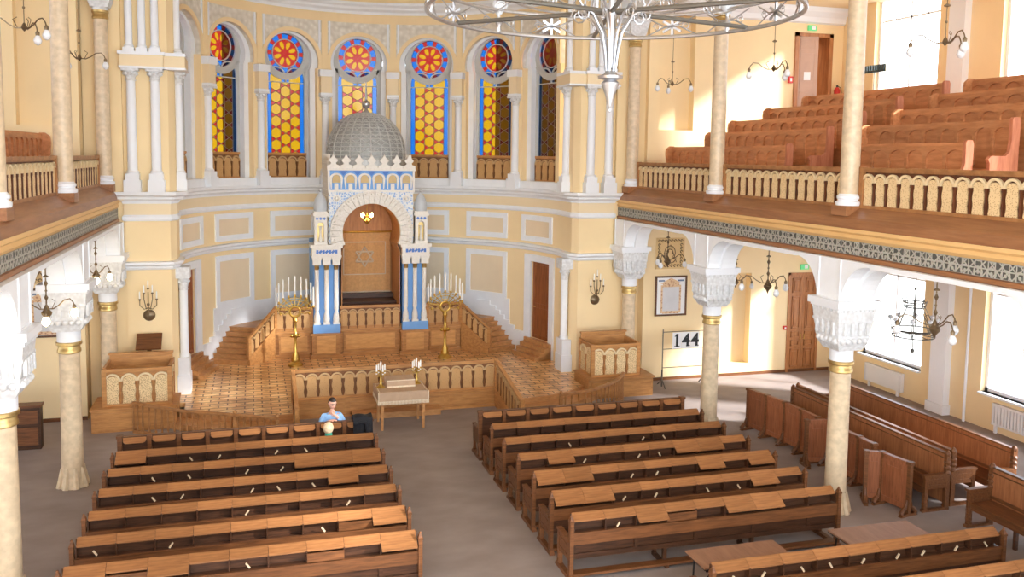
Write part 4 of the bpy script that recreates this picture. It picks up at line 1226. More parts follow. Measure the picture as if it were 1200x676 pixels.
# ================================================================== MENORAHS
def menorah(x, y, label):
    t = thing('menorah', label, 'menorah', (x, y, PZ), 0, 'brass menorahs beside the ark')
    m = MB(); m.lathe([(.22, 0), (.22, .05), (.17, .08), (.12, .12), (.13, .2), (.09, .28), (.1, .34), (.05, .42), (.045, .8), (.05, .84), (.11, .9), (.05, .97), (.045, 1.3), (.08, 1.36), (.06, 1.42), (.05, 1.46)], n=18); m.build('stand', BRASS, t)
    for s in (-1, 1): m = MB(); m.sphere((s*.1, 0, .9), .06, 6); m.build('side_knob', BRASS, t)
    m = MB()
    m.tube([(.15*math.cos(R(a)), 0, 1.62+.15*math.sin(R(a))) for a in range(0, 360, 20)], .035, 8, 0, False, True)
    m.build('ring', BRASS, t)
    m = MB(); bases = []
    for i in range(9):
        u = (i-4)/4
        a = R(90-u*74)
        bx, bz = .56*math.cos(a)*1.0, 1.62+ .46*math.sin(a)
        bases.append((bx, bz))
        m.tube([(.15*math.cos(a), 0, 1.62+.15*math.sin(a)), (.36*math.cos(a), 0, 1.62+.3*math.sin(a)), (bx, 0, bz)], .014, 5)
        m.lathe([(.012, bz-.03), (.045, bz), (.03, bz+.02), (.03, bz+.06)], bx, 0, 8)
        m.sphere((.42*math.cos(a), 0, 1.62+.35*math.sin(a)), .028, 5)
    for rx, rz in ((.28, .24), (.4, .34), (.5, .42)):
        m.tube([(rx*math.cos(R(a)), 0, 1.62+rz*math.sin(R(a))) for a in range(10, 171, 10)], .012, 5)
    for s in (-1, 1): m.tube([(s*.15, 0, 1.6), (s*.3, 0, 1.55), (s*.45, 0, 1.62), (s*.5, 0, 1.7)], .014, 5); m.sphere((s*.42, 0, 1.56), .04, 5)
    m.build('branches', BRASS, t)
    for bx, bz in bases:
        m = MB(); m.lathe([(.026, bz+.03), (.024, bz+.58), (.008, bz+.62)], bx, 0, 8); m.build('candle', CANDLE, t)
menorah(-2.36, 8.96, 'tall brass nine candle menorah standing left of the ark')
menorah(2.2, 8.96, 'tall brass nine candle menorah standing right of the ark')

# ================================================================== TABLE
m = MB(); m.box(-1.18, 1.04, 3.98, 4.35, 0, .15); m.box(-1.21, 1.07, 3.94, 4.35, .12, .155)
tag(m.build('low_step', STEPW), 'low wooden step on the carpet behind the cloth covered table', 'step')
t = thing('reading_table', 'square oak table on four legs under the beige fringed cloth', 'table', (-.1, 3.32, 0))
for x in (-.5, .5):
    for y in (-.32, .42):
        m = MB(); m.hexa([(x-.025,y-.025,0),(x+.025,y-.025,0),(x+.025,y+.025,0),(x-.025,y+.025,0),(x-.04,y-.04,.9),(x+.04,y-.04,.9),(x+.04,y+.04,.9),(x-.04,y+.04,.9)]); m.build('leg', STEPW, t)
m = MB(); m.box(-.54, .54, -.36, .46, .78, .9); m.box(-.56, .56, -.4, .5, .9, .93); m.build('top', STEPW, t)
m = MB(); m.box(-.32, .34, .08, .46, .93, 1.1); m.build('desk_riser', STEPW, t)
t = thing('tablecloth', 'beige cloth with cream fringe draped over the table at the platform', 'tablecloth', (-.1, 3.32, .93))
m = MB()
m.box(-.6, .6, -.44, .54, .002, .014); m.box(-.6, .6, -.45, -.435, -.22, .014); m.box(-.6, .6, .535, .55, -.22, .014); m.box(-.61, -.595, -.45, .55, -.22, .014); m.box(.595, .61, -.45, .55, -.22, .014)
m.hexa([(-.34,.03,.014),(.36,.03,.014),(.36,.5,.014),(-.34,.5,.014),(-.34,.06,.175),(.36,.06,.175),(.36,.5,.2),(-.34,.5,.2)])
m.build('cloth', CLOTH, t)
m = MB()
for i in range(44): m.box(-.61+.0278*i, -.592+.0278*i, -.456, -.446, -.28, -.19); m.box(-.61+.0278*i, -.592+.0278*i, .546, .556, -.28, -.19)
for i in range(36):
    for s in (-1, 1): m.box(s*.605, s*.617, -.45+.0278*i, -.432+.0278*i, -.28, -.19)
for x0, x1, y0, y1 in ((-.58, .58, -.42, -.405), (-.58, .58, .505, .52), (-.58, -.565, -.42, .52), (.565, .58, -.42, .52)): m.box(x0, x1, y0, y1, .013, .018)
m.box(-.34, .36, .02, .045, .016, .05); m.tube([(-.34, .05, .18), (.36, .05, .18)], .012, 5)
for s in (-.605, .605): m.box(s-.008, s+.008, -.458, -.40, -.2, .016)
m.build('fringe', FRINGE, t)
def candelabra(x, y, label):
    t = thing('candelabra', label, 'candelabra', (x, y, .946), 0, 'brass candelabras on the table')
    m = MB(); m.lathe([(.11, 0), (.11, .02), (.06, .05), (.03, .1), (.04, .16), (.02, .22), (.025, .3), (.02, .38), (.035, .42)], n=14)
    pts = [(0, 0)]+[(.11*math.cos(R(a)), .11*math.sin(R(a))) for a in (20, 110, 200, 290)]
    for px, py in pts[1:]: m.tube([(0, 0, .3), (px*.6, py*.6, .27), (px, py, .32), (px, py, .38)], .011, 5); m.lathe([(.012, .36), (.032, .38), (.02, .41)], px, py, 8)
    m.build('stem', BRASS, t)
    for i, (px, py) in enumerate(pts):
        m = MB(); h = .47 if i == 0 else .4; m.lathe([(.02, h-.06), (.019, h+.16), (.006, h+.18)], px, py, 8); m.build('candle', CANDLE, t)
candelabra(-.58, 3.42, 'brass five candle candelabra on the left corner of the table')
candelabra(.34, 3.62, 'brass five candle candelabra on the right corner of the table')
# ================================================================== PEWS
def shape_data(fn, mats, name):
    m = MB(); fn(m); o = m.build(name, mats); me = o.data; bpy.data.objects.remove(o); return me
def part(name, me, parent, loc=(0, 0, 0), rz=0, scale=None):
    o = bpy.data.objects.new(name, me); COL.objects.link(o); o.parent = parent; o.location = loc
    if rz: o.rotation_euler = (0, 0, rz)
    if scale: o.scale = scale
    return o
def end_fn(m):
    m.box(-.03, .03, -.045, .045, 0, .97)
    m.hexa([(-.03,-.045,.97),(.03,-.045,.97),(.03,.045,.97),(-.03,.045,.97),(-.01,-.01,1.03),(.01,-.01,1.03),(.01,.01,1.03),(-.01,.01,1.03)])
    m.box(-.036, .036, -.05, .05, .93, .96); m.sphere((0, 0, 1.03), .02, 6)
    m.box(-.028, .028, .05, .5, .3, .6); m.box(-.045, .045, .02, .56, .6, .64); m.box(-.036, .036, .1, .46, .36, .38); m.box(-.036, .036, .1, .46, .52, .54)
    m.box(-.035, .035, .46, .54, .0, .6); m.lathe([(.03, .06), (.045, .12), (.03, .18), (.045, .26), (.03, .3)], 0, .5, 8)
    m.hexa([(-.045,-.1,0),(.045,-.1,0),(.045,.62,0),(-.045,.62,0),(-.04,-.06,.06),(.04,-.06,.06),(.04,.58,.06),(-.04,.58,.06)])
END = shape_data(end_fn, WOOD, 'end_panel')
PL = 4.88; NS = 9; SW = (PL-.1)/NS
def lid_fn(depth):
    def f(m):
        y0, z0 = .15, 1.02; dy, dz = -depth, -depth*.62
        w = SW*.496
        m.hexa([(-w, y0+dy, z0+dz-.022), (w, y0+dy, z0+dz-.022), (w, y0, z0-.022), (-w, y0, z0-.022), (-w, y0+dy, z0+dz), (w, y0+dy, z0+dz), (w, y0, z0), (-w, y0, z0)])
    return f
LIDC = shape_data(lid_fn(.135), WOODTOP, 'lid'); LIDO = shape_data(lid_fn(.255), WOODTOP, 'lid')
FRONT = shape_data(lambda m: m.box(-SW*.49, SW*.49, -.025, -.005, .77, .9), WOOD, 'shelf_flap')
STAY = shape_data(lambda m: m.obox((0, .0, .805), (.024, .02, .09), Matrix.Rotation(R(35), 3, 'Y')), plain('pale_stay_wood', (214, 190, 156), .6), 'book_stay')
def body_fn(L, n):
    def f(m):
        m.box(0, L, -.02, .02, .56, .77)                     # rail under the openings
    return f
def pew(label, loc, pattern, L=PL, group='pews with lidded book boxes', seat_back=True):
    n = len(pattern); sw = (L-.1)/n; sx = sw/SW
    t = thing('pew', label, 'pew', loc, 0, group)
    m = MB(); m.box(0, L, -.02, .015, .56, .75); m.box(0, L, -.03, .02, .73, .755); m.build('back_rail', WOOD, t)
    m = MB(); m.box(.03, L-.03, .13, .15, .36, 1.0); m.box(.03, L-.03, .02, .15, .725, .745)
    for i in range(n+1): m.box(.05+i*sw-.01, .05+i*sw+.01, .005, .15, .76, .93)
    m.build('book_shelf', WOODDARK, t)
    m = MB(); m.box(.03, L-.03, .03, .06, .36, .57)
    for i in range(0, n+1, 2): m.box(.05+i*sw-.03, .05+i*sw+.03, .0, .06, .36, .57)
    m.box(.03, L-.03, -.01, .05, .33, .41); m.build('lower_back', WOODDARK, t)
    m = MB(); m.box(.03, L-.03, .1, .54, .42, .46); m.box(.03, L-.03, .5, .54, .36, .42); m.build('seat', WOOD, t)
    m = MB(); m.box(.03, L-.03, -.06, .1, .06, .1); m.build('footboard', WOOD, t)
    lg = MB(); lg.box(-.03, .03, .06, .13, .06, .42); lg.box(-.025, .025, .42, .48, .0, .42); lg.box(-.03, .03, -.04, .5, 0, .06)
    l0 = lg.build('leg', WOODDARK, t, (L*.34, 0, 0)); inst(l0, t, (L*.67, 0, 0))
    part('end_panel', END, t, (0, 0, 0)); part('end_panel', END, t, (L, 0, 0))
    for i, ch in enumerate(pattern):
        x = .05+(i+.5)*sw
        part('lid', LIDO if ch == 'o' else LIDC, t, (x, 0, 0), 0, (sx, 1, 1))
        if ch == 'f': part('shelf_flap', FRONT, t, (x, 0, 0), 0, (sx, 1, 1))
        if ch == 's': part('book_stay', STAY, t, (x+.05*math.sin(i*2.3+loc[1]*3), .03, .0), PI if math.sin(i*5.1+loc[1]*7) > .3 else 0)
    return t
ROWY = [.525-.9632*k for k in range(7)]
RP = [None, 'ccccccccc', 'ccsccsscc', 'coscssooc', 'oossssocs'.replace('oos', 'oos'), 'oosscssoc', 'csofcoocc']
RP[4] = 'oocsscoco'; 
LP = [None, 'ocsscsscc', 'csssscooo'[:9], 'csscsssoc', 'ccccsccsc', 'scscccsfo', 'ofoccocco'[:9]]
LP[2] = 'csscssooo'; LP[6] = 'ofocscfco'
ORDR = ['front', 'second', 'third', 'fourth', 'fifth', 'sixth', 'seventh']
XR, XL = 1.19, -6.08
for k in range(1, 7):
    pew('dark oak pew in the right hand block, %s row from the platform' % ORDR[k], (XR, ROWY[k], 0), RP[k])
    pew('oak pew in the left hand block, %s row from the platform' % ORDR[k], (XL, ROWY[k], 0), LP[k])
pew('long oak pew behind the two folding tables, eighth row on the right', (2.48, -7.36, 0), 'sssssssss', 4.98)
pew('oak pew cut off at the bottom right corner of the photo', (3.0, -8.4, 0), 'cccssccss', 5.6)

# front row stalls with rounded flaps
def stall_end(m):
    m.box(-.045, .045, -.045, .045, 0, 1.02); m.box(-.06, .06, -.06, .06, 1.02, 1.07)
    m.hexa([(-.05,-.16,0),(.05,-.16,0),(.05,.56,0),(-.05,.56,0),(-.045,-.1,.07),(.045,-.1,.07),(.045,.5,.07),(-.045,.5,.07)])
    m.tube([(0, -.13, .07), (0, -.1, .2), (0, -.05, .24), (0, -.04, .36)], [.05, .05, .04, .035], 8)
    m.box(-.03, .03, .04, .5, .3, .62); m.box(-.04, .04, .02, .54, .62, .66); m.box(-.03, .03, .44, .5, .05, .62)
STE = shape_data(stall_end, WOOD, 'end_panel')
def flap_fn(m):
    w = SW*.4; z0, z1 = 0, .15
    pts = [(-w, z1), (w, z1), (w, .05), (w-.02, .02), (w-.06, 0), (-w+.06, 0), (-w+.02, .02), (-w, .05)]
    m.prism(pts[::-1], 0, .025, lambda a, b, q: (a, .06-.75*(z1-b)-q*.6, 1.03-.8*(z1-b)+q*.6))
FLAP = shape_data(flap_fn, WOODTOP, 'back_flap')
for s, x, lab in ((1, XR, 'front row oak stall bench with rounded flaps, right of the aisle'), (-1, XL, 'front row oak stall bench with rounded flaps, left of the aisle')):
    t = thing('stall_bench', lab, 'bench', (x, ROWY[0], 0), 0, 'front row stalls')
    m = MB(); m.box(0, PL, .03, .06, .1, 1.0); m.box(0, PL, .0, .1, 1.0, 1.04); m.box(0, PL, 0, .07, .08, .18)
    m.build('back_board', WOODDARK, t)
    m = MB(); m.box(0, PL, .08, .52, .43, .47); m.build('seat', WOOD, t)
    part('end_panel', STE, t); part('end_panel', STE, t, (PL, 0, 0))
    pm = MB(); pm.box(-.04, .04, -.035, .035, .05, 1.03); pm.box(-.045, .045, -.05, .05, .98, 1.05)
    p0 = None
    for i in range(1, NS):
        if p0 is None: p0 = pm.build('post', WOOD, t, (PL*i/NS, 0, 0))
        else: inst(p0, t, (PL*i/NS, 0, 0))
    for i in range(NS): part('back_flap', FLAP, t, (PL*(i+.5)/NS, -.02, 0), 0)

# tables with folding legs
for x, lab in ((3.42, 'brown folding table standing nearest the camera behind seventh pew row'), (6.0, 'brown folding table in the right aisle beside the pew end')):
    y = -6.5 if x < 5 else -6.4
    t = thing('folding_table', lab, 'table', (x, y, 0), 0, 'two folding tables')
    m = MB(); m.box(-.75, .75, -.3, .3, .7, .725); m.build('top', TABLETOP, t)
    m = MB(); m.box(-.75, .75, -.3, .3, .685, .699); m.box(-.7, .7, -.26, -.24, .64, .69); m.box(-.7, .7, .24, .26, .64, .69); m.build('frame', BLACK, t)
    for lx in (-.62, .62):
        for ly in (-.24, .24):
            m = MB(); m.tube([(lx, ly, .69), (lx*1.04, ly, 0)], .014, 6); m.build('leg', BLACK, t)
        m = MB(); m.tube([(lx, -.24, .25), (lx, .24, .25)], .012, 6); m.tube([(lx, 0, .25), (lx*.6, 0, .68)], .01, 6); m.build('brace', BLACK, t)

# long benches of the right aisle: local x along, seat on -y side (rotated so that it faces the nave)
def long_bench(label, x, y0, y1, face, H=1.1, mat=WOODV, group='long benches of the right aisle', ends=True):
    L = y1-y0
    # face -1: seat towards -x
    t = thing('long_bench', label, 'bench', (x, y1 if face < 0 else y0, 0), -PI/2 if face < 0 else PI/2, group)
    m = MB(); m.box(0, L, -.02, .03, .12, H-.03); m.build('backrest', mat, t)
    m = MB(); m.box(-.02, L+.02, -.04, .05, H-.03, H); m.box(0, L, -.035, .04, .5, .56); m.box(0, L, -.03, .04, H-.12, H-.1); m.build('back_cap', WOOD, t)
    m = MB(); m.box(0, L, -.5, -.02, .43, .47); m.box(0, L, -.48, -.45, .33, .43); m.build('seat', WOOD, t)
    em = MB(); em.box(-.035, .035, -.05, .05, 0, H); em.lathe([(.045, H-.06), (.06, H-.02), (.04, H+.03), (.01, H+.06)], 0, 0, 8)
    for z in (.72, .82, .92): em.lathe([(.05, z-.04), (.07, z), (.05, z+.04)], 0, -.0, 8)
    em.box(-.03, .03, -.5, -.04, .44, .68); em.box(-.05, .05, -.55, -.02, .68, .72); em.box(-.038, .038, -.44, -.12, .5, .52); em.box(-.038, .038, -.44, -.12, .61, .63)
    em.box(-.035, .035, -.52, -.44, 0, .7); em.lathe([(.05, .1), (.06, .16), (.04, .22), (.06, .3), (.05, .36)], 0, -.48, 8); em.box(-.04, .04, -.55, .05, 0, .05)
    e0 = em.build('end_frame', WOOD, t); inst(e0, t, (L, 0, 0))
    for q in (.33, .66):
        for ya, yb in ((-.46, -.4), (-.06, 0)): m = MB(); m.box(L*q-.03, L*q+.03, ya, yb, 0, .43); m.build('leg', WOODDARK, t)
long_bench('long oak bench facing the nave, behind the folding screens', 9.12, -4.42, .6, -1)
long_bench('long oak bench back to back with the bench behind the screens', 9.36, -4.3, .75, 1)
long_bench('long high backed oak bench nearest the radiators', 10.62, -4.5, 1.0, -1)
long_bench('oak bench at the right edge of the photo beside the folding table', 9.4, -8.2, -5.2, -1)

# folding screens
def screen_panel_fn(m, w=.6, H=1.03):
    m.box(0, .05, -.03, .03, .06, H-.04); m.box(w-.05, w, -.03, .03, .06, H-.04); m.box(0, w, -.03, .03, H-.1, H-.04); m.box(0, w, -.03, .03, .1, .2)
    m.box(.04, w-.04, -.012, .012, .15, H-.08); m.box(.14, w-.14, -.022, .022, .3, H-.2)
    m.box(-.02, w+.02, -.05, .05, H-.04, H); 
SCP = shape_data(screen_panel_fn, wood('screen_red_oak', (164, 102, 68), (130, 78, 50), (12, 12, 1.2)), 'screen_panel')
def sfoot(m):
    m.box(-.035, .035, -.04, .04, 0, 1.0); m.hexa([(-.04,-.22,0),(.04,-.22,0),(.04,.22,0),(-.04,.22,0),(-.035,-.16,.05),(.035,-.16,.05),(.035,.16,.05),(-.035,.16,.05)])
    for s in (-1, 1): m.tube([(0, s*.19, .05), (0, s*.14, .12), (0, s*.08, .16), (0, s*.05, .3)], [.05, .045, .035, .02], 6)
    m.box(-.05, .05, -.06, .06, .98, 1.04)
SCF = shape_data(sfoot, WOOD, 'foot_post')
def screen(label, pts):
    t = thing('folding_screen', label, 'screen', (pts[0][0], pts[0][1], 0), 0, 'folding screens beside the right aisle')
    ox, oy = pts[0]
    for i in range(len(pts)-1):
        (xa, ya), (xb, yb) = pts[i], pts[i+1]
        L = math.hypot(xb-xa, yb-ya); a = math.atan2(yb-ya, xb-xa)
        part('screen_panel', SCP, t, (xa-ox, ya-oy, 0), a, (L/.62, 1, 1))
    for i, (xa, ya) in enumerate(pts):
        j = min(i, len(pts)-2); a = math.atan2(pts[j+1][1]-pts[j][1], pts[j+1][0]-pts[j][0])
        part('foot_post', SCF, t, (xa-ox, ya-oy, 0), a)
screen('reddish oak folding screen of four leaves farthest up the right aisle', [(8.1, .95), (8.2, .3), (8.28, -.33), (8.3, -.95), (8.3, -1.55)])
screen('oak folding screen bent at a corner just left of the marble column', [(7.92, -1.68), (8.42, -1.76), (8.38, -2.3)])
screen('reddish oak folding screen just right of the marble column', [(8.3, -2.46), (8.29, -2.93), (8.27, -3.4)])
screen('oak folding screen standing open in a V nearest the table', [(7.84, -3.72), (8.1, -3.86), (8.2, -4.5)])
t = thing('side_cabinet', 'dark wooden pew end cabinet at the left edge behind the near column', 'cabinet', (-8.6, 3.6, 0))
m = MB(); m.box(-.9, .5, -.12, .12, 0, .94); m.build('body', WOODDARK, t)
m = MB(); m.box(-.92, .52, -.15, .15, .94, 1.0); m.build('top', WOOD, t)
m = MB(); m.box(-.85, .45, -.135, -.12, .1, .5); m.box(-.85, .45, -.135, -.12, .58, .88); m.build('panel', WOOD, t)

# ================================================================== GALLERY PEWS
def gallery_pew(label, x, y0, y1, z0, ztop, s=1, group='raked pews of the right gallery', near_end=True):
    """back along y from y0 (near the camera) to y1; seat on the nave side"""
    L = y1-y0; H = ztop-z0
    t = thing('gallery_pew', label, 'pew', (x*s, y0, z0), 0, group)
    m = MB(lambda a, b, c: (a*s, b, c)); m.box(-.02, .03, 0, L, .1, H-.03); m.box(-.045, .05, 0, L, H-.05, H); m.build('backrest', WOODGAL, t)
    n = max(3, int(round(L/.44))); p = L/n
    m = MB(lambda a, b, c: (a*s, b, c))
    for i in range(n):
        yc = (i+.5)*p; hw = p*.42
        zb = .52
        k = 8; zt = H-.12
        arch = [(hw*math.cos(PI*j/k), zt-.14+.14*math.sin(PI*j/k)**.8) for j in range(k+1)]
        outer = [(p*.5, zb), (p*.5, H-.05), (-p*.5, H-.05), (-p*.5, zb)]
        innr = [(-hw, zb)]+arch[::-1]+[(hw, zb)]
        m.prism(outer+innr, -.06, -.018, lambda a, b, q: (q, yc+a, b))
    m.build('arched_panelling', WOODGAL, t)
    m = MB(lambda a, b, c: (a*s, b, c)); m.box(-.48, -.02, 0, L, .42, .46); m.box(-.46, -.42, 0, L, .05, .42); m.build('seat', WOODGAL, t)
    for yy, nm in ((0, 'end_panel'), (L, 'end_panel')):
        m = MB(lambda a, b, c: (a*s, b, c))
        prof = [(-.52, 0), (.07, 0), (.07, H-.02), (.04, H+.04), (-.06, H+.04), (-.09, H-.0), (-.09, H-.35), (-.12, .75), (-.2, .68), (-.5, .68), (-.56, .62), (-.52, .55)]
        if yy: prof = [(-.3, 0), (.07, 0), (.07, H-.05), (.0, H+.02), (-.12, H+.02), (-.22, H-.06), (-.24, H-.2), (-.2, .6), (-.3, .5)]
        m.prism(prof, yy-.035, yy+.035, lambda a, b, q: (a, q, b)); m.build(nm, WOODEND if not yy else WOODGAL, t)
GX = [8.1, 8.9, 9.7, 10.5, 11.3]; GF = [5.74, 6.05, 6.4, 6.75, 7.1]; GT = [6.95, 7.35, 7.7, 8.05, 8.38]
far = [(-.35, 5.4), (-.7, 4.6), (-.75, 4.75), (-.95, 4.25), (-1.45, 3.6)]
near = [(-5.55, -2.7), (-5.7, -1.95), (-5.9, -1.97), (-6.2, -2.13), (-6.6, -2.21)]
for i in range(5):
    gallery_pew('red brown oak pew in the far block of the right gallery, %s row up' % ['lowest', 'second', 'third', 'fourth', 'top'][i], GX[i], far[i][0], far[i][1], GF[i], GT[i])
    gallery_pew('red brown oak pew in the near block of the right gallery, %s row up' % ['lowest', 'second', 'third', 'fourth', 'top'][i], GX[i], near[i][0], near[i][1], GF[i], GT[i])
gallery_pew('oak pew end behind the left gallery balustrade', 8.3, .5, 5.3, 5.74, 7.0, -1, None)
# thin rail on the gallery by the window: small candle sign silhouette
t = thing('lamp_board', 'small dark row of memorial lights on a thin stand before the gallery window', 'lamp stand', (12.9, 3.0, 7.45))
m = MB(); m.tube([(0, 0, 0), (0, 0, 1.75)], .012, 6); m.lathe([(.15, 0), (.15, .03), (.02, .05)], 0, 0, 10); m.build('stand', DARKROD, t)
m = MB(); m.box(-.03, .03, -.42, .42, 1.62, 1.66)
for i in range(9): m.box(-.035, .035, -.42+.1*i, -.36+.1*i, 1.6, 1.8)
m.build('lights', plain('dark_teal_metal', (42, 62, 66), .5), t)

# ================================================================== DOORS
def panel_door(t, W, H, mat, leaves=2, y=0, depth=.05, name='door_leaf'):
    for l in range(leaves):
        w = W/leaves; x0 = -W/2+l*w
        m = MB(); m.box(x0+.005, x0+w-.005, y, y+depth, 0, H)
        for a, b in ((.05, .24), (.27, .33), (.36, .42) , (.45, .78), (.82, .97)):
            z0, z1 = a*H, b*H
            x1, x2 = x0+.09, x0+w-.09
            m.box(x1, x2, y-.03, y, z0, z0+.035); m.box(x1, x2, y-.03, y, z1-.035, z1); m.box(x1, x1+.035, y-.03, y, z0, z1); m.box(x2-.035, x2, y-.03, y, z0, z1)
            m.box(x1+.075, x2-.075, y-.025, y, z0+.075, z1-.075) if z1-z0 > .25 else None
        lf = m.build(name, mat, t)
        m = MB(); hx = x0+w-.06 if l == 0 else x0+.06; m.tube([(hx, y-.0, H*.34), (hx, y-.05, H*.34), (hx, y-.05, H*.39), (hx, y, H*.39)], .012, 6); h = m.build('handle', BRASS, lf)
nd = 1
t = thing('door_1', 'tall double oak panelled door at the end of the right aisle', 'door', (12.97, 5.88, 0), 0, None, 'structure')
panel_door(t, .96, 3.06, DOORW, 2, .02)
m = MB(); m.box(-.56, -.48, -.03, .1, 0, 3.14); m.box(.48, .56, -.03, .1, 0, 3.14); m.box(-.56, .56, -.03, .1, 3.06, 3.14); m.build('frame', DOORW, t)
t = thing('door_2', 'half open panelled door at the back of the right gallery', 'door', (12.95, 5.88, 8.0), 0, None, 'structure')
m = MB(); m.box(-.66, -.53, -.05, .52, 0, 2.48); m.box(.53, .66, -.05, .52, 0, 2.48); m.box(-.66, .66, -.05, .52, 2.37, 2.48); m.build('frame', DOORW, t)
lf = thing('door_leaf', '', ''); del lf['label'], lf['category']; lf.parent = t; lf.location = (-.55, .0, 0); lf.rotation_euler = (0, 0, R(-16))
m = MB(); H = 2.36; W = .62; m.box(0, W, -.02, .02, 0, H)
for a, b in ((.05, .3), (.34, .44), (.48, .8), (.84, .97)):
    z0, z1 = a*H, b*H
    m.box(.08, W-.08, -.035, -.02, z0, z0+.03); m.box(.08, W-.08, -.035, -.02, z1-.03, z1); m.box(.08, .11, -.035, -.02, z0, z1); m.box(W-.11, W-.08, -.035, -.02, z0, z1)
m.build('leaf', plain('pale_varnished_door', (196, 160, 138), .4), lf)
m = MB(); m.box(.2, .4, -.04, -.036, 1.05, 1.3); m.build('notice', PAPER, lf)
m = MB(); m.box(-2.2, 1.3, 1.15, 1.2, -.0, 3.0); m.build('passage_wall', wood('passage_wood', (150, 92, 60), (118, 70, 44)), t)
for k, s in enumerate((-1, 1)):
    thc = (DA+DB)/2*s
    c = ap(thc, AR+.07, .8)
    t = thing('door_%d' % (3+k), 'plain brown door in the %s of the apse wall' % ('left' if s < 0 else 'right'), 'door', c, -R(thc), None, 'structure')
    m = MB(); m.box(-.53, .53, -.03, .03, 0, 2.48)
    for a, b in ((.08, 1.0), (1.1, 2.38)): m.box(-.42, .42, -.045, -.03, a, a+.04); m.box(-.42, .42, -.045, -.03, b-.04, b); m.box(-.42, -.38, -.045, -.03, a, b); m.box(.38, .42, -.045, -.03, a, b)
    m.build('leaf', wood('apse_door_wood', (156, 92, 46), (124, 68, 32), (8, 8, 1)), t)
    m = MB(); m.tube([(-.42*s, -.03, 1.02), (-.42*s, -.08, 1.02), (-.3*s, -.08, 1.02)], .012, 6); m.build('handle', BRASS, t)

# ================================================================== WALL THINGS
def radiator(y0, y1, z0, z1, label):
    t = thing('radiator', label, 'radiator', (13.93, (y0+y1)/2, z0), 0, 'white radiators under the right windows')
    h = (y1-y0)/2; H = z1-z0
    m = MB(); n = int((y1-y0)/.09)
    for yy in (-h+.1, h-.1): m.box(-.03, .03, yy-.03, yy+.03, -z0, .02)
    for i in range(n): yy = -h+(i+.5)*2*h/n; m.box(-.05, .05, yy-.032, yy+.032, 0.03, H-.03)
    m.build('fins', RADW, t)
    m = MB(); m.box(-.045, .045, -h, h, H-.06, H); m.box(-.045, .045, -h, h, 0, .05); m.build('headers', RADW, t)
t = thing('radiator', 'white flat panel radiator under the farthest right window', 'radiator', (13.93, 3.25, .15), 0, None)
m = MB(); m.box(-.03, .05, -.75, .75, 0, .5); m.box(-.045, -.03, -.7, .7, .03, .47)
for yy in (-.6, .6): m.box(-.03, .03, yy-.03, yy+.03, -.15, .0)
m.build('panel', RADW, t)
m = MB(); m.box(-.05, .06, -.77, .77, .5, .53); m.box(-.05, .06, -.77, -.74, 0, .5); m.box(-.05, .06, .74, .77, 0, .5); m.build('grille', RADW, t)
radiator(-2.3, -.7, .2, .74, 'white ribbed radiator at the right edge of the photo')
# framed picture and carved plaque on the right end wall
def framed(x, y, z, w, h, label):
    t = thing('framed_picture', label, 'picture', (x, y, z))
    m = MB(); f = .05
    m.box(-w/2, w/2, -.05, 0, 0, f); m.box(-w/2, w/2, -.05, 0, h-f, h); m.box(-w/2, -w/2+f, -.05, 0, f, h-f); m.box(w/2-f, w/2, -.05, 0, f, h-f); m.build('frame', wood('picture_frame_wood', (112, 76, 50), (84, 54, 34)), t)
    m = MB(); m.box(-w/2+f, w/2-f, -.02, -.005, f, h-f); m.build('mat_board', PAPER, t)
    m = MB(); iw, ih = w*.26, h*.3
    zc = h*.42
    m.box(-iw-.06, -iw, -.026, -.02, zc-ih-.06, zc+ih+.06); m.box(iw, iw+.06, -.026, -.02, zc-ih-.06, zc+ih+.06); m.box(-iw, iw, -.026, -.02, zc-ih-.08, zc-ih); m.box(-iw, iw, -.026, -.02, zc+ih, zc+ih+.1)
    m.prism([(-iw-.08, zc+ih+.1), (iw+.08, zc+ih+.1), (iw*.6, zc+ih+.2), (0, zc+ih+.27), (-iw*.6, zc+ih+.2)], -.026, -.02, lambda a, b, q: (a, q, b))
    m.build('ornament', PICT, t)
    m = MB(); m.box(-iw, iw, -.024, -.02, zc-ih, zc+ih); m.build('text_panel', plain('text_grey', (206, 206, 208)), t)
    for s in (-1, 1):
        m = MB(); m.box(s*w*.3-.1, s*w*.3+.1, -.026, -.02, h*.86, h*.9); m.build('corner_ornament', plain('print_blue_grey', (112, 132, 160)), t)
framed(8.39, 5.88, 1.95, 1.03, 1.2, 'framed ornate document in a brown frame on the right end wall')
framed(-8.35, 5.6, 2.1, 1.0, 1.2, 'framed ornate document in a dark frame on the left end wall')
def plaque(x, y, z, label):
    t = thing('carved_plaque', label, 'plaque', (x, y, z))
    m = MB(); m.box(-.46, .46, -.03, 0, 0, .92); m.build('board', plain('plaque_pale_wood', (222, 190, 136), .6), t)
    m = MB()
    for i in range(8):
        u = -.36+.103*i
        for a, b in ((u, .06), (u, .8)): m.tube([(a+.035*math.cos(R(q)), -.035, b+.035+.035*math.sin(R(q))) for q in range(0, 300, 40)], .012, 4)
        if 0 < i < 7:
            for sx in (-.39, .33): m.tube([(sx+.03+.035*math.cos(R(q)), -.035, u+.46+.035*math.sin(R(q))) for q in range(0, 300, 40)], .012, 4)
    m.build('scrollwork', BRONZE, t)
    m = MB(); m.tube([(.2*math.cos(R(q))*(.4+q/900), -.035, .46+.26*math.sin(R(q))*(.4+q/900)) for q in range(0, 720, 30)], .012, 4); m.tube([(-.2, -.035, .2), (0, -.035, .72), (.2, -.035, .2)], .012, 4); m.build('centre_scroll', BRONZE, t)
plaque(8.33, 5.88, 3.36, 'pale carved scrollwork plaque above the framed document, right')
plaque(-8.3, 5.6, 3.4, 'pale carved scrollwork plaque above the framed document, left')
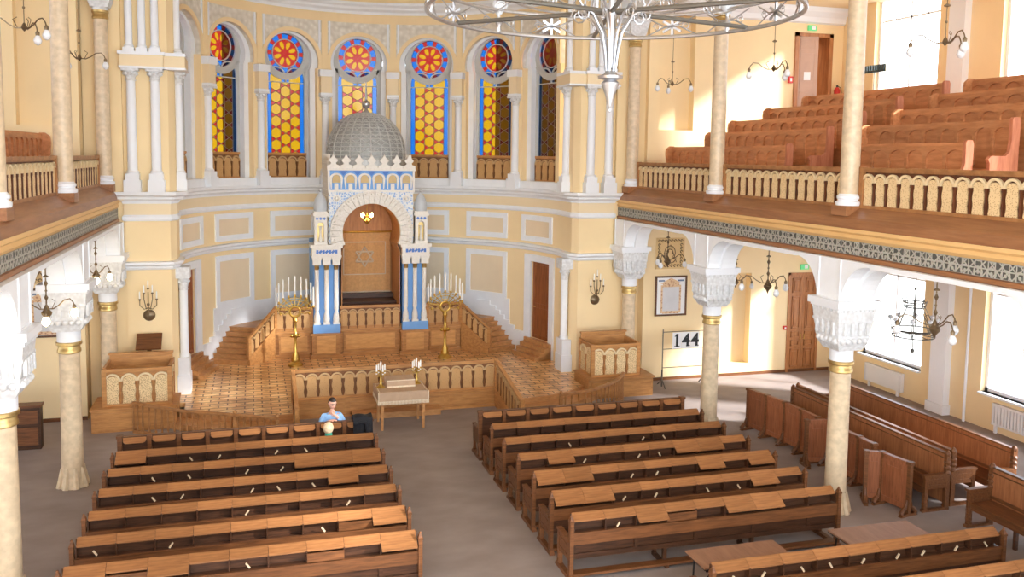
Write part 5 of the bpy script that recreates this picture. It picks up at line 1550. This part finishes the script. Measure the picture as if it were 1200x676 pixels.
# number sign
t = thing('number_stand', 'metal page number stand showing the white cards 144', 'sign stand', (7.85, 5.2, 0))
m = MB()
for x in (0, 1.35): m.tube([(x, 0, 0), (x, 0, 1.68)], .016, 6); m.tube([(x-.02, -.28, .0), (x, 0, .22), (x, .28, 0)], .018, 6); m.tube([(x, 0, 0), (x, 0, .5)], .024, 6)
for z in (.55, 1.1, 1.6): m.tube([(0, 0, z), (1.35, 0, z)], .011, 6)
m.build('frame', DARKROD, t)
for i, ch in enumerate('144'):
    cu = bpy.data.curves.new('digit', 'FONT'); cu.body = ch; cu.size = .52; cu.extrude = .003; cu.offset = .012; cu.align_x = 'CENTER'
    to = bpy.data.objects.new('digit_text', cu); COL.objects.link(to)
    bpy.context.view_layer.update()
    me = bpy.data.meshes.new_from_object(to.evaluated_get(bpy.context.evaluated_depsgraph_get())); bpy.data.objects.remove(to)
    me.materials.clear(); me.materials.append(INK)
    cx = .44+.29*i
    m = MB(); m.box(cx-.142, cx+.142, -.02, -.014, 1.1, 1.58); card = m.build('number_card', PAPER, t)
    d = bpy.data.objects.new('digit', me); COL.objects.link(d); d.parent = card; d.location = (cx, -.024, 1.17); d.rotation_euler = (PI/2, 0, 0)
    m = MB(); m.box(cx-.085 if ch == '1' else cx-.0, cx+.085 if ch == '1' else cx+.13, -.028, -.022, 1.165, 1.185)
    if ch == '1': m.prism([(cx-.08, 1.47), (cx-.02, 1.52), (cx-.02, 1.48), (cx-.075, 1.45)], -.028, -.022, lambda a, b, q: (a, q, b))
    m.build('digit_serif', INK, card)
# sconces on the piers
def sconce(x, label):
    t = thing('wall_sconce', label, 'sconce', (x, 6.2, 2.45), 0, 'brass wall sconces on the piers')
    m = MB(lambda a, b, c: (a, -c, b)); m.lathe([(.0001, .07), (.06, .06), (.13, .03), (.15, 0)], 0, 0, 16); m.build('backplate', BRONZE, t)
    pts = [(-.2, .42), (-.1, .58), (0, .7), (.1, .58), (.2, .42)]
    m = MB()
    m.tube([(0, -.03, 0), (0, -.14, .05), (0, -.16, .2), (0, -.16, .62)], .014, 6); m.sphere((0, -.16, .3), .04, 6)
    for a, b in pts:
        if a: m.tube([(0, -.16, .22), (a*.5, -.16, .18), (a, -.16, b-.14), (a, -.16, b)], .011, 5)
        m.lathe([(.012, b-.02), (.035, b), (.02, b+.03)], a, -.16, 8)
    m.build('arms', BRONZE, t)
    for a, b in pts: m = MB(); m.lathe([(.018, b+.01), (.017, b+.2), (.006, b+.22)], a, -.16, 8); m.build('candle', CANDLE, t)
sconce(-6.1, 'brass candle sconce on the left apse pier'); sconce(6.1, 'brass candle sconce on the right apse pier')
# small signs
for x, y, z, nm, lab in ((12.95, 5.85, 3.24, 'exit_sign', 'small green exit sign above the aisle door'), (12.85, 5.85, 10.55, 'exit_sign', 'small green exit sign above the open gallery door')):
    t = thing(nm, lab, 'sign', (x, y, z)); m = MB(); m.box(-.14, .14, -.03, .03, 0, .16); m.build('box', SIGNG, t)
    m = MB(); m.box(-.02, .1, -.034, -.03, .03, .13); m.build('pictogram', PAPER, t)
t = thing('alarm_box', 'small red fire alarm box beside the aisle door', 'alarm', (12.33, 5.86, 1.36)); m = MB(); m.box(-.06, .06, -.04, .02, 0, .12); m.build('case', RED, t); m = MB(); m.lathe([(.0001, 0), (.03, 0), (.03, .012)], 0, 0, 10); m.v = [(a, -.04-c, .06+b) for a, b, c in m.v]; m.build('button', PAPER, t)
t = thing('alarm_box', 'small red fire extinguisher box beside the open gallery door', 'alarm', (12.15, 5.84, 8.95)); m = MB(); m.box(-.07, .07, -.05, .02, 0, .2); m.build('case', RED, t); m = MB(); m.box(-.03, .03, -.055, -.05, .05, .15); m.build('label_plate', PAPER, t)
t = thing('fire_extinguisher', 'red fire extinguisher right of the open gallery door', 'extinguisher', (13.72, 5.7, 8.35)); m = MB(); m.lathe([(.09, 0), (.09, .42), (.06, .5), (.03, .52)], 0, 0, 12); m.build('cylinder', RED, t); m = MB(); m.lathe([(.03, .5), (.03, .58)], 0, 0, 8); m.tube([(0, 0, .56), (.1, -.04, .5), (.12, -.05, .25)], .012, 5); m.build('nozzle', BLACK, t)
m = MB(); m.box(-.16, .16, -.14, .16, -.5, 0); m.build('shelf', WOOD, t)
# ================================================================== HANGING LAMPS
def hang_lamp(x, y, z, ztop, label, rot=0, arms=3, r=.45, low=False, lit=False, group='hanging bulb lamps'):
    t = thing('hanging_lamp', label, 'lamp', (x, y, z), R(rot), group)
    m = MB(); m.tube([(0, 0, -.02), (0, 0, ztop-z)], .012 if low else .008, 6)
    m.lathe([(.001, -.06), (.03, -.03), (.05, 0), (.03, .05), (.012, .08)], 0, 0, 10)
    m.lathe([(.012, .55), (.05, .56), (.05, .575), (.012, .6)], 0, 0, 8); m.sphere((0, 0, .32), .022, 5)
    if low:
        m.lathe([(.001, -.24), (.03, -.16), (.08, -.1), (.09, -.06), (.04, .0)], 0, 0, 10)
        for zz in (.2, .45, .75): m.lathe([(.012, zz-.05), (.035, zz), (.012, zz+.05)], 0, 0, 8)
    m.build('stem', BRONZE, t)
    for k in range(arms):
        a = R(360/arms*k); c, s = math.cos(a), math.sin(a)
        am = MB(); pts = [(0, 0), (.12, -.01), (.22, .04), (.32, .12), (.42, .13), (.48, .06), (.5, .0)]
        am.tube([(c*p*r/.45, s*p*r/.45, q) for p, q in pts], .011, 5)
        am.tube([(c*.1, s*.1, .0), (c*.16, s*.16, .12), (c*.1, s*.1, .16)], .007, 4)
        am.lathe([(.03, -.06), (.035, -.01), (.015, .02)], c*.5*r/.45, s*.5*r/.45, 8); ao = am.build('arm', BRONZE, t)
        bm = MB(); X, Y = c*.5*r/.45, s*.5*r/.45
        bm.lathe([(.001, -.22), (.05, -.19), (.066, -.14), (.05, -.09), (.025, -.05)], X, Y, 10); bm.build('bulb', LITBULB if lit else BULB, ao)
    return t
hang_lamp(7, 3.38, 8.55, 10.75, 'hanging lamp with white bulbs near the end wall niche of the right gallery', 75)
hang_lamp(7, -1.3, 8.52, 10.75, 'hanging lamp with three white bulbs over the far pews of the right gallery', 30)
hang_lamp(7, -6.1, 8.5, 10.75, 'hanging lamp with white bulbs before the white gallery pilaster on the right', 20)
hang_lamp(-7, -1.8, 8.55, 10.75, 'hanging lamp with white bulbs at the top left corner of the photo', 200)
hang_lamp(-7, 2.9, 8.55, 10.75, 'hanging lamp with white bulbs between the two left gallery columns', 5)
hang_lamp(7, -1.4, 4.0, 4.84, 'bronze hanging lamp with curved arms before the aisle door on the right', 15, 3, .5, True)
hang_lamp(7, -6.22, 4.0, 4.84, 'bronze hanging lamp with curved arms before the tan wall between right windows', 15, 3, .5, True)
hang_lamp(9.5, 4.1, 3.25, 4.84, 'bronze hanging lamp half hidden behind the second right capital', 60, 3, .45, True, False)
hang_lamp(7, 3.35, 3.97, 4.84, 'bronze hanging lamp in front of the right carved plaque', 100, 3, .4, True)
hang_lamp(-7, -.9, 3.85, 4.84, 'hanging lamp with lit bulbs before the second left capital', 40, 3, .45, True, True)
hang_lamp(-7, 4.2, 3.82, 4.84, 'hanging lamp with lit bulbs before the farthest left capital', 40, 3, .3, True, True)
# ring lantern in the right aisle
t = thing('ring_lantern', 'openwork metal ring lantern hanging before the bright right window', 'lantern', (9.85, -2.5, 2.95))
m = MB()
for rr_, z in ((.42, 0), (.42, .14), (.2, .62), (.22, .72)): m.tube([(rr_*math.cos(R(a)), rr_*math.sin(R(a)), z) for a in range(0, 360, 18)], .013, 5, 0, False, True)
for k in range(8):
    a = R(45*k); c, s = math.cos(a), math.sin(a)
    m.tube([(c*.42, s*.42, 0), (c*.44, s*.44, .2), (c*.46, s*.46, .32)], .011, 4); m.tube([(c*.42, s*.42, .14), (c*.3, s*.3, .42), (c*.2, s*.2, .62)], .01, 4)
    m.tube([(c*.2, s*.2, .62), (c*.25, s*.25, .8)], .012, 4); m.tube([(c*.42, s*.42, 0), (0, 0, .05)], .008, 4)
m.build('hoops', DARKROD, t)
m = MB(); m.tube([(0, 0, -.3), (0, 0, 1.88)], .01, 5); m.sphere((0, 0, -.32), .045, 6); m.sphere((0, 0, 1.0), .03, 6); m.build('stem', DARKROD, t)
for k in range(8):
    a = R(45*k); m = MB(); m.sphere((.46*math.cos(a), .46*math.sin(a), .37), .05, 6); m.build('globe', BULB, t)

# ================================================================== GREAT CHANDELIER
CHX, CHY = 0.0, -9.27
t = thing('ring_chandelier', 'great silver ring chandelier with scrolls and a cone shaped pendant', 'chandelier', (CHX, CHY, 7.07))
RR = 1.88; z1, z2 = 1.0, 1.25
m = MB()
for z, r_, w in ((z1, RR, .024), (z2, RR-.04, .02)): m.tube([(r_*math.cos(R(a)), r_*math.sin(R(a)), z) for a in range(0, 360, 5)], w, 8, 0, False, True)
m.build('rings', SILVER, t)
m = MB(); m.tube([(1.0*math.cos(R(a)), 1.0*math.sin(R(a)), z1+.14) for a in range(0, 360, 8)], .014, 6, 0, False, True); m.build('inner_ring', SILVER, t)
for k in range(3):
    a = R(60*k+14); c, s = math.cos(a), math.sin(a)
    m = MB(); m.tube([(c*RR, s*RR, z1+.02), (-c*RR, -s*RR, z1+.02)], .024, 8); m.build('spoke', DARKROD, t)
m = MB(); m.lathe([(.001, -.0), (.018, .01), (.022, .03), (.012, .05), (.025, .08), (.05, .18), (.085, .27), (.095, .3), (.07, .32), (.06, .33), (.125, .345), (.13, .37), (.07, .39), (.05, .42), (.03, .45)], 0, 0, 20); m.build('pendant', SILVER, t)
m = MB(); m.lathe([(.03, .43), (.024, .7), (.03, .95), (.05, 1.0), (.035, 1.1), (.03, 2.2), (.02, 6.0)], 0, 0, 10); m.build('stem', SILVER, t)
for k in range(8):
    a = R(45*k+10); c, s = math.cos(a), math.sin(a)
    m = MB(); m.tube([(c*p, s*p, q) for p, q in ((.05, .42), (.07, .6), (.11, .8), (.22, .98), (.34, 1.04), (.40, 1.12), (.36, 1.2), (.28, 1.18), (.28, 1.1))], .013, 5)
    sp = [(.34+.09*math.cos(R(q))*(1-q/900), .98+.09*math.sin(R(q))*(1-q/900)) for q in range(0, 640, 40)]
    m.tube([(c*p, s*p, q) for p, q in sp], .008, 4); m.build('scroll_arm', SILVER, t)
NB = 16
for k in range(NB):
    a = 360/NB*k
    A = R(a); c, s = math.cos(A), math.sin(A)
    tm = Matrix.Rotation(A, 4, 'Z')
    def W(u, z, rr_=RR-.01): 
        v = Vector((rr_, u, z)); v.rotate(Matrix.Rotation(A, 3, 'Z')); return tuple(v)
    # scrolled filigree of one bay between the rings
    m = MB()
    m.tube([W(-.3, z1+.02), W(-.1, z1+.12), W(0, z1+.125), W(.1, z1+.13), W(.3, z2-.02)], .008, 4); m.tube([W(-.3, z2-.02), W(-.1, z1+.14), W(.1, z1+.11), W(.3, z1+.02)], .008, 4)
    for q0 in (-.18, .18):
        m.tube([W(q0+.05*math.cos(R(q))*(1-q/800), z1+.12+.05*math.sin(R(q))*(1-q/800)) for q in range(0, 540, 45)], .006, 4)
    m.build('filigree', SILVER, t)
    m = MB()
    if k % 2 == 0:
        for ang in (30, 90, 150): m.obox(W(0, z1+.125, RR+.02), (.015, .26, .028), (Matrix.Rotation(A, 3, 'Z') @ Matrix.Rotation(R(ang), 3, 'X')))
        m.build('star', SILVER, t)
    else:
        p = W(0, 0)
        m.lathe([(.01, z1-.02), (.03, z1), (.02, z1+.06), (.045, z1+.1), (.02, z1+.13), (.02, z1+.2)], p[0], p[1], 8); m.build('lamp_socket', SILVER, t)
        m = MB(); m.lathe([(.03, z1+.2), (.075, z1+.26), (.085, z1+.32), (.06, z1+.38), (.065, z1+.42)], p[0], p[1], 10); m.build('glass_shade', GREYBLUE, t)
for k in range(6):
    a = R(60*k+14); c, s = math.cos(a), math.sin(a)
    m = MB(); m.tube([(c*RR, s*RR, z2), (c*.03, s*.03, 5.2)], .007, 4); m.build('suspension_rod', SILVER, t)
    m = MB()
    m.tube([(c*p, s*p, z1+q) for p, q in ((.45, .1), (.7, .22), (.95, .16), (1.15, .22), (1.4, .1), (1.7, .2))], .009, 4)
    for pc in (.7, 1.3): m.tube([(c*(pc+.09*math.cos(R(q))*(1-q/800)), s*(pc+.09*math.cos(R(q))*(1-q/800)), z1+.17+.08*math.sin(R(q))*(1-q/800)) for q in range(0, 600, 40)], .007, 4)
    m.build('spoke_scroll', SILVER, t)

# ================================================================== PEOPLE
def skin_body(name, joints, edges, mat, parent, root=0, sub=2, loc=(0, 0, 0)):
    me = bpy.data.meshes.new(name); me.from_pydata([j[0] for j in joints], edges, []); me.materials.append(mat)
    o = bpy.data.objects.new(name, me); COL.objects.link(o)
    sk = o.modifiers.new('skin', 'SKIN'); sk.use_smooth_shade = True
    for i, j in enumerate(joints):
        r = j[1]; r = r if isinstance(r, tuple) else (r, r)
        me.skin_vertices[0].data[i].radius = r; me.skin_vertices[0].data[i].use_root = (i == root)
    ss = o.modifiers.new('sub', 'SUBSURF'); ss.levels = sub; ss.render_levels = sub
    bpy.context.view_layer.update()
    nm = bpy.data.meshes.new_from_object(o.evaluated_get(bpy.context.evaluated_depsgraph_get()))
    bpy.data.objects.remove(o)
    o2 = bpy.data.objects.new(name, nm); COL.objects.link(o2); o2.parent = parent; o2.location = loc
    return o2
def head_mesh(s, yaw_, tilt, skin, hair, female=False):
    """returns (head MB, hair MB) around the origin = head centre, facing -y before rotation"""
    Rm = Matrix.Rotation(yaw_, 3, 'Z') @ Matrix.Rotation(tilt, 3, 'X')
    tf = lambda x, y, z: tuple(Rm @ (Vector((x, y, z))*s))
    h = MB(tf)
    n, k = 18, 20; vs = []; fs = []
    for j in range(n+1):
        ph = PI*j/n
        for i in range(k):
            a = 2*PI*i/k
            x, y, z = .076*math.sin(ph)*math.cos(a), .095*math.sin(ph)*math.sin(a), -.115*math.cos(ph)
            if z < 0:
                f = 1+z*1.9; x *= max(.55, f); y = y*max(.7, 1+z*1.0)-(.012 if y < 0 else -.0)*min(1, -z/.06)
            if y < -.07 and abs(x) < .03 and abs(z-.012) < .02: y += .006
            vs.append((x, y, z))
    for j in range(n):
        for i in range(k): fs.append((j*k+i, j*k+(i+1) % k, (j+1)*k+(i+1) % k, (j+1)*k+i))
    h._a(vs, fs, 0, True)
    h.tube([(0, -.086, .015), (0, -.103, -.012), (0, -.108, -.024), (0, -.09, -.034)], [.008, .011, .014, .008], 6)
    for sx in (-1, 1):
        h.sphere((sx*.076, .008, -.005), .028, 8, 0, 1.15, .35, .7)
        h.sphere((sx*.028, -.081, .014), .0115, 6, 1)
        h.sphere((sx*.028, -.0905, .014), .005, 5, 2)
    h.tube([(-.024, -.088, -.058), (-.01, -.095, -.056), (.01, -.095, -.056), (.024, -.088, -.058)], [.003, .0055, .0055, .003], 6, 3)
    g = MB(tf)
    vs = []; fs = []; n2 = 14
    for j in range(n2+1):
        ph = PI*.0+PI*(.66 if not female else .74)*j/n2
        for i in range(k):
            a = 2*PI*i/k
            y0 = math.sin(a)
            lim = 1.0
            if y0 < -.25: lim = .5 if not female else .52
            elif y0 < .2: lim = .72 if not female else .85
            p2 = ph*lim
            b = 1.07+.02*math.sin(5*a+3*ph)
            x, y, z = .079*b*math.sin(p2)*math.cos(a), .099*b*math.sin(p2)*math.sin(a)+.004, .122*math.cos(p2)
            vs.append((x, y, z))
    for j in range(n2):
        for i in range(k): fs.append((j*k+i, (j+1)*k+i, (j+1)*k+(i+1) % k, j*k+(i+1) % k))
    g._a(vs, fs, 0, True)
    return h, g
LIP = plain('lips', (186, 110, 100), .5); EYEW = plain('eye_white', (236, 232, 228), .4)
def finger_hand(parent, palm, d, nrm, side, s=1., curl=.6, name='hand'):
    """five fingered hand: palm centre, finger direction d, palm normal nrm (towards which the fingers curl)"""
    d = Vector(d).normalized(); nrm = Vector(nrm); nrm = (nrm-d*nrm.dot(d)).normalized(); sd = d.cross(nrm).normalized()*side
    P = Vector(palm)
    J = [(tuple(P-d*.05*s), (.026*s, .02*s)), (tuple(P), (.036*s, .017*s)), (tuple(P+d*.035*s), (.036*s, .015*s))]; E_ = [(0, 1), (1, 2)]
    for i, (off, L) in enumerate(((-.027, .062), (-.009, .074), (.010, .07), (.027, .054))):
        p = P+d*.04*s+sd*off*s; dirv = d.copy(); idx = 2
        for q in range(3):
            ang = curl*(.5+.5*q)
            dirv = (d*math.cos(ang*(q+1)*.6)+nrm*math.sin(ang*(q+1)*.6)).normalized()
            p = p+dirv*(L*s/3+.004); J.append((tuple(p), .0088*s-.0008*q)); E_.append((idx, len(J)-1)); idx = len(J)-1
    p = P-d*.015*s-sd*.035*s; J.append((tuple(p), .012*s)); E_.append((1, len(J)-1)); idx = len(J)-1
    for q in range(2):
        p = p+(d*.7-sd*.5+nrm*.5).normalized()*.028*s; J.append((tuple(p), .010*s)); E_.append((idx, len(J)-1)); idx = len(J)-1
    return J, E_
# man in the light blue shirt, resting on the back of the front stalls, hand at his chin
MX, MY, MZ = -1.97, .98, .47
t = thing('person', 'man in light blue shirt with hand at chin, leaning on the front left stalls', 'person', (MX, MY, MZ))
# body (skin) : hips, torso, neck, arms with hands, legs folded under him on the seat
J = [((0, .02, .2), (.15, .11)), ((0, -.03, .36), (.145, .1)), ((.0, -.09, .52), (.165, .1)), ((0, -.12, .64), (.11, .08)), ((0, -.135, .70), .052), ((.005, -.16, .78), .05),
     ((-.175, -.11, .60), .062), ((-.26, -.15, .40), .048), ((-.08, -.37, .565), .036), ((.175, -.11, .60), .062), ((.27, -.17, .40), .048), ((.09, -.36, .66), .036)]
E_ = [(0, 1), (1, 2), (2, 3), (3, 4), (4, 5), (2, 6), (6, 7), (7, 8), (2, 9), (9, 10), (10, 11)]
J[8] = ((-.05, -.36, .58), .034)
J[11] = ((.075, -.325, .655), .032)
for s in (-1, 1):
    b = len(J)
    J += [((s*.1, -.02, .18), .095), ((s*.13, -.34, .1), .07), ((s*.12, .06, .06), .05), ((s*.12, .12, .05), .045)]
    E_ += [(0, b), (b, b+1), (b+1, b+2), (b+2, b+3)]
# hands
for wrist, pl, dr, nr, sd in ((8, (.0, -.36, .585), (1, -.1, .05), (0, .2, -1), 1), (11, (.02, -.315, .70), (-.75, .25, .6), (-.1, 1, .3), -1)):
    HJ, HE = finger_hand(t, pl, dr, nr, sd, 1.0, .8)
    b = len(J); J += HJ; E_ += [(a+b, c+b) for a, c in HE]; E_.append((wrist, b))
body = skin_body('body', J, E_, SKIN, t)
# clothing: shirt and trousers follow the body
SJ = [((0, .02, .22), (.165, .125)), ((0, -.03, .36), (.165, .118)), ((0, -.09, .52), (.185, .118)), ((0, -.12, .635), (.13, .095)), ((0, -.132, .675), (.068, .066)),
      ((-.175, -.11, .60), .078), ((-.265, -.15, .40), .066), ((-.12, -.31, .53), .052), ((.175, -.11, .60), .078), ((.275, -.17, .40), .066), ((.10, -.31, .625), .048)]
skin_body('shirt', SJ, [(0, 1), (1, 2), (2, 3), (3, 4), (2, 5), (5, 6), (6, 7), (2, 8), (8, 9), (9, 10)], SHIRT, t)
TJ = [((0, .03, .2), (.165, .125))]; TE = []
for s in (-1, 1):
    b = len(TJ); TJ += [((s*.1, -.02, .18), .11), ((s*.13, -.34, .1), .085), ((s*.12, .06, .075), .065)]; TE += [(0, b), (b, b+1), (b+1, b+2)]
skin_body('trousers', TJ, TE, JEANS, t)
hm, gm = head_mesh(1.06, R(14), R(10), SKIN, HAIRD)
hd = hm.build('head', [SKIN, EYEW, HAIRD, LIP], t, (.005, -.185, .90)); gm.build('hair', HAIRD, t, (.005, -.185, .90))
m = MB(); 
for s in (-1, 1): m.tube([(s*.031+.022*math.cos(R(q)), -.1, .012+.018*math.sin(R(q))) for q in range(0, 360, 30)], .0045, 5, 0, False, True); m.tube([(s*.053, -.095, .014), (s*.08, .0, .01)], .0025, 4)
m.tube([(-.009, -.104, .016), (.009, -.104, .016)], .0025, 4)
g_ = m.build('glasses', BLACK, t, (.005, -.185, .90)); g_.rotation_euler = (R(10), 0, R(14))

# blond person seen from behind in the second row
t = thing('person', 'blond person with a green collar seen from behind in second left pew', 'person', (-2.12, ROWY[1]+.3, .46))
J = [((0, 0, .1), (.13, .1)), ((0, -.0, .25), (.125, .09)), ((0, .02, .38), (.14, .085)), ((0, .03, .46), (.08, .06)), ((0, .04, .51), .042), ((0, .05, .57), .042),
     ((-.15, .02, .42), .05), ((-.19, .06, .2), .04), ((-.1, .27, .16), .03), ((.15, .02, .42), .05), ((.19, .06, .2), .04), ((.1, .27, .16), .03)]
E_ = [(0, 1), (1, 2), (2, 3), (3, 4), (4, 5), (2, 6), (6, 7), (7, 8), (2, 9), (9, 10), (10, 11)]
for s in (-1, 1):
    b = len(J); J += [((s*.08, .02, .08), .08), ((s*.09, .3, .06), .06), ((s*.09, .32, -.34), .045), ((s*.09, .42, -.42), .035)]; E_ += [(0, b), (b, b+1), (b+1, b+2), (b+2, b+3)]
for wrist, pl, sd in ((8, (-.08, .31, .14), 1), (11, (.08, .31, .14), -1)):
    HJ, HE = finger_hand(t, pl, (0, 1, -.1), (0, 0, -1), sd, .9, .4)
    b = len(J); J += HJ; E_ += [(a+b, c+b) for a, c in HE]; E_.append((wrist, b))
skin_body('body', J, E_, SKIN, t)
skin_body('top', [((0, 0, .1), (.145, .112)), ((0, 0, .25), (.14, .105)), ((0, .02, .38), (.155, .1)), ((0, .03, .46), (.1, .075)), ((0, .038, .505), .058), ((-.15, .02, .42), .064), ((-.195, .06, .2), .053), ((.15, .02, .42), .064), ((.195, .06, .2), .053)],
          [(0, 1), (1, 2), (2, 3), (3, 4), (2, 5), (5, 6), (2, 7), (7, 8)], GREEN, t)
hm, gm = head_mesh(1.0, R(170), R(0), SKIN, HAIRB, True)
hm.build('head', [SKIN, EYEW, HAIRD, LIP], t, (0, .06, .655)); hb = gm.build('hair', HAIRB, t, (0, .06, .655)); hb.scale = (1.22, 1.12, 1.0)
m = MB(); m.lathe([(.062, .47), (.075, .5), (.07, .55), (.06, .565)], 0, .04, 16); m.build('collar', GREEN, t)
# black coat over the end of the stalls
m = MB(); n = 10; vs = []; fs = []
prof = [(-.1, -.34), (-.09, -.15), (-.085, .0), (-.05, .055), (.02, .07), (.1, .06), (.13, .0), (.14, -.2), (.15, -.35)]
for j, (y, z) in enumerate(prof):
    for i in range(n+1):
        u = i/n
        vs.append((-.19+.38*u*(1+.06*abs(z)), y+.018*math.sin(u*14+z*3)*(1 if z < 0 else .5), z+.015*math.sin(u*9+j)))
for j in range(len(prof)-1):
    for i in range(n): fs.append((j*(n+1)+i, j*(n+1)+i+1, (j+1)*(n+1)+i+1, (j+1)*(n+1)+i))
k = len(vs); m._a(vs, fs, 0, True)
m._a([(x*1.06, y*.98+(.035 if y > .02 else -.035), z+.03) for x, y, z in vs], [f[::-1] for f in fs], 0, True)
t = thing('coat', 'black coat draped over the aisle end of the front left stalls', 'coat', (-1.37, ROWY[0], 1.05))
m.build('cloth', COAT, t)
m = MB(); m.tube([(-.16, -.13, -.05), (-.05, -.145, -.0), (.06, -.14, -.03), (.15, -.13, -.08)], [.03, .04, .04, .02], 6); m.tube([(.06, -.13, -.02), (.1, -.15, -.18), (.08, -.15, -.32)], [.05, .055, .045], 8); m.build('sleeve', COAT, t)

# ================================================================== LIGHT
w = bpy.data.worlds.new('world'); SC.world = w; w.use_nodes = True
bg = w.node_tree.nodes['Background']; bg.inputs['Color'].default_value = (.86, .93, 1., 1); bg.inputs['Strength'].default_value = SKYL
sun = bpy.data.lights.new('sun', 'SUN'); so = bpy.data.objects.new('sun', sun); COL.objects.link(so)
sun.energy = 16.0; sun.angle = R(5); sun.color = (1, .97, .93)
dv = Vector((-.75, .5, -.44)); so.rotation_euler = dv.to_track_quat('-Z', 'Y').to_euler()
SC.view_settings.view_transform = 'Standard'; SC.view_settings.look = 'None'; SC.view_settings.gamma = 1; SC.view_settings.use_curve_mapping = False
SC.view_settings.exposure = EXPO
SC.cycles.max_bounces = 8; SC.cycles.diffuse_bounces = 5; SC.cycles.transparent_max_bounces = 12
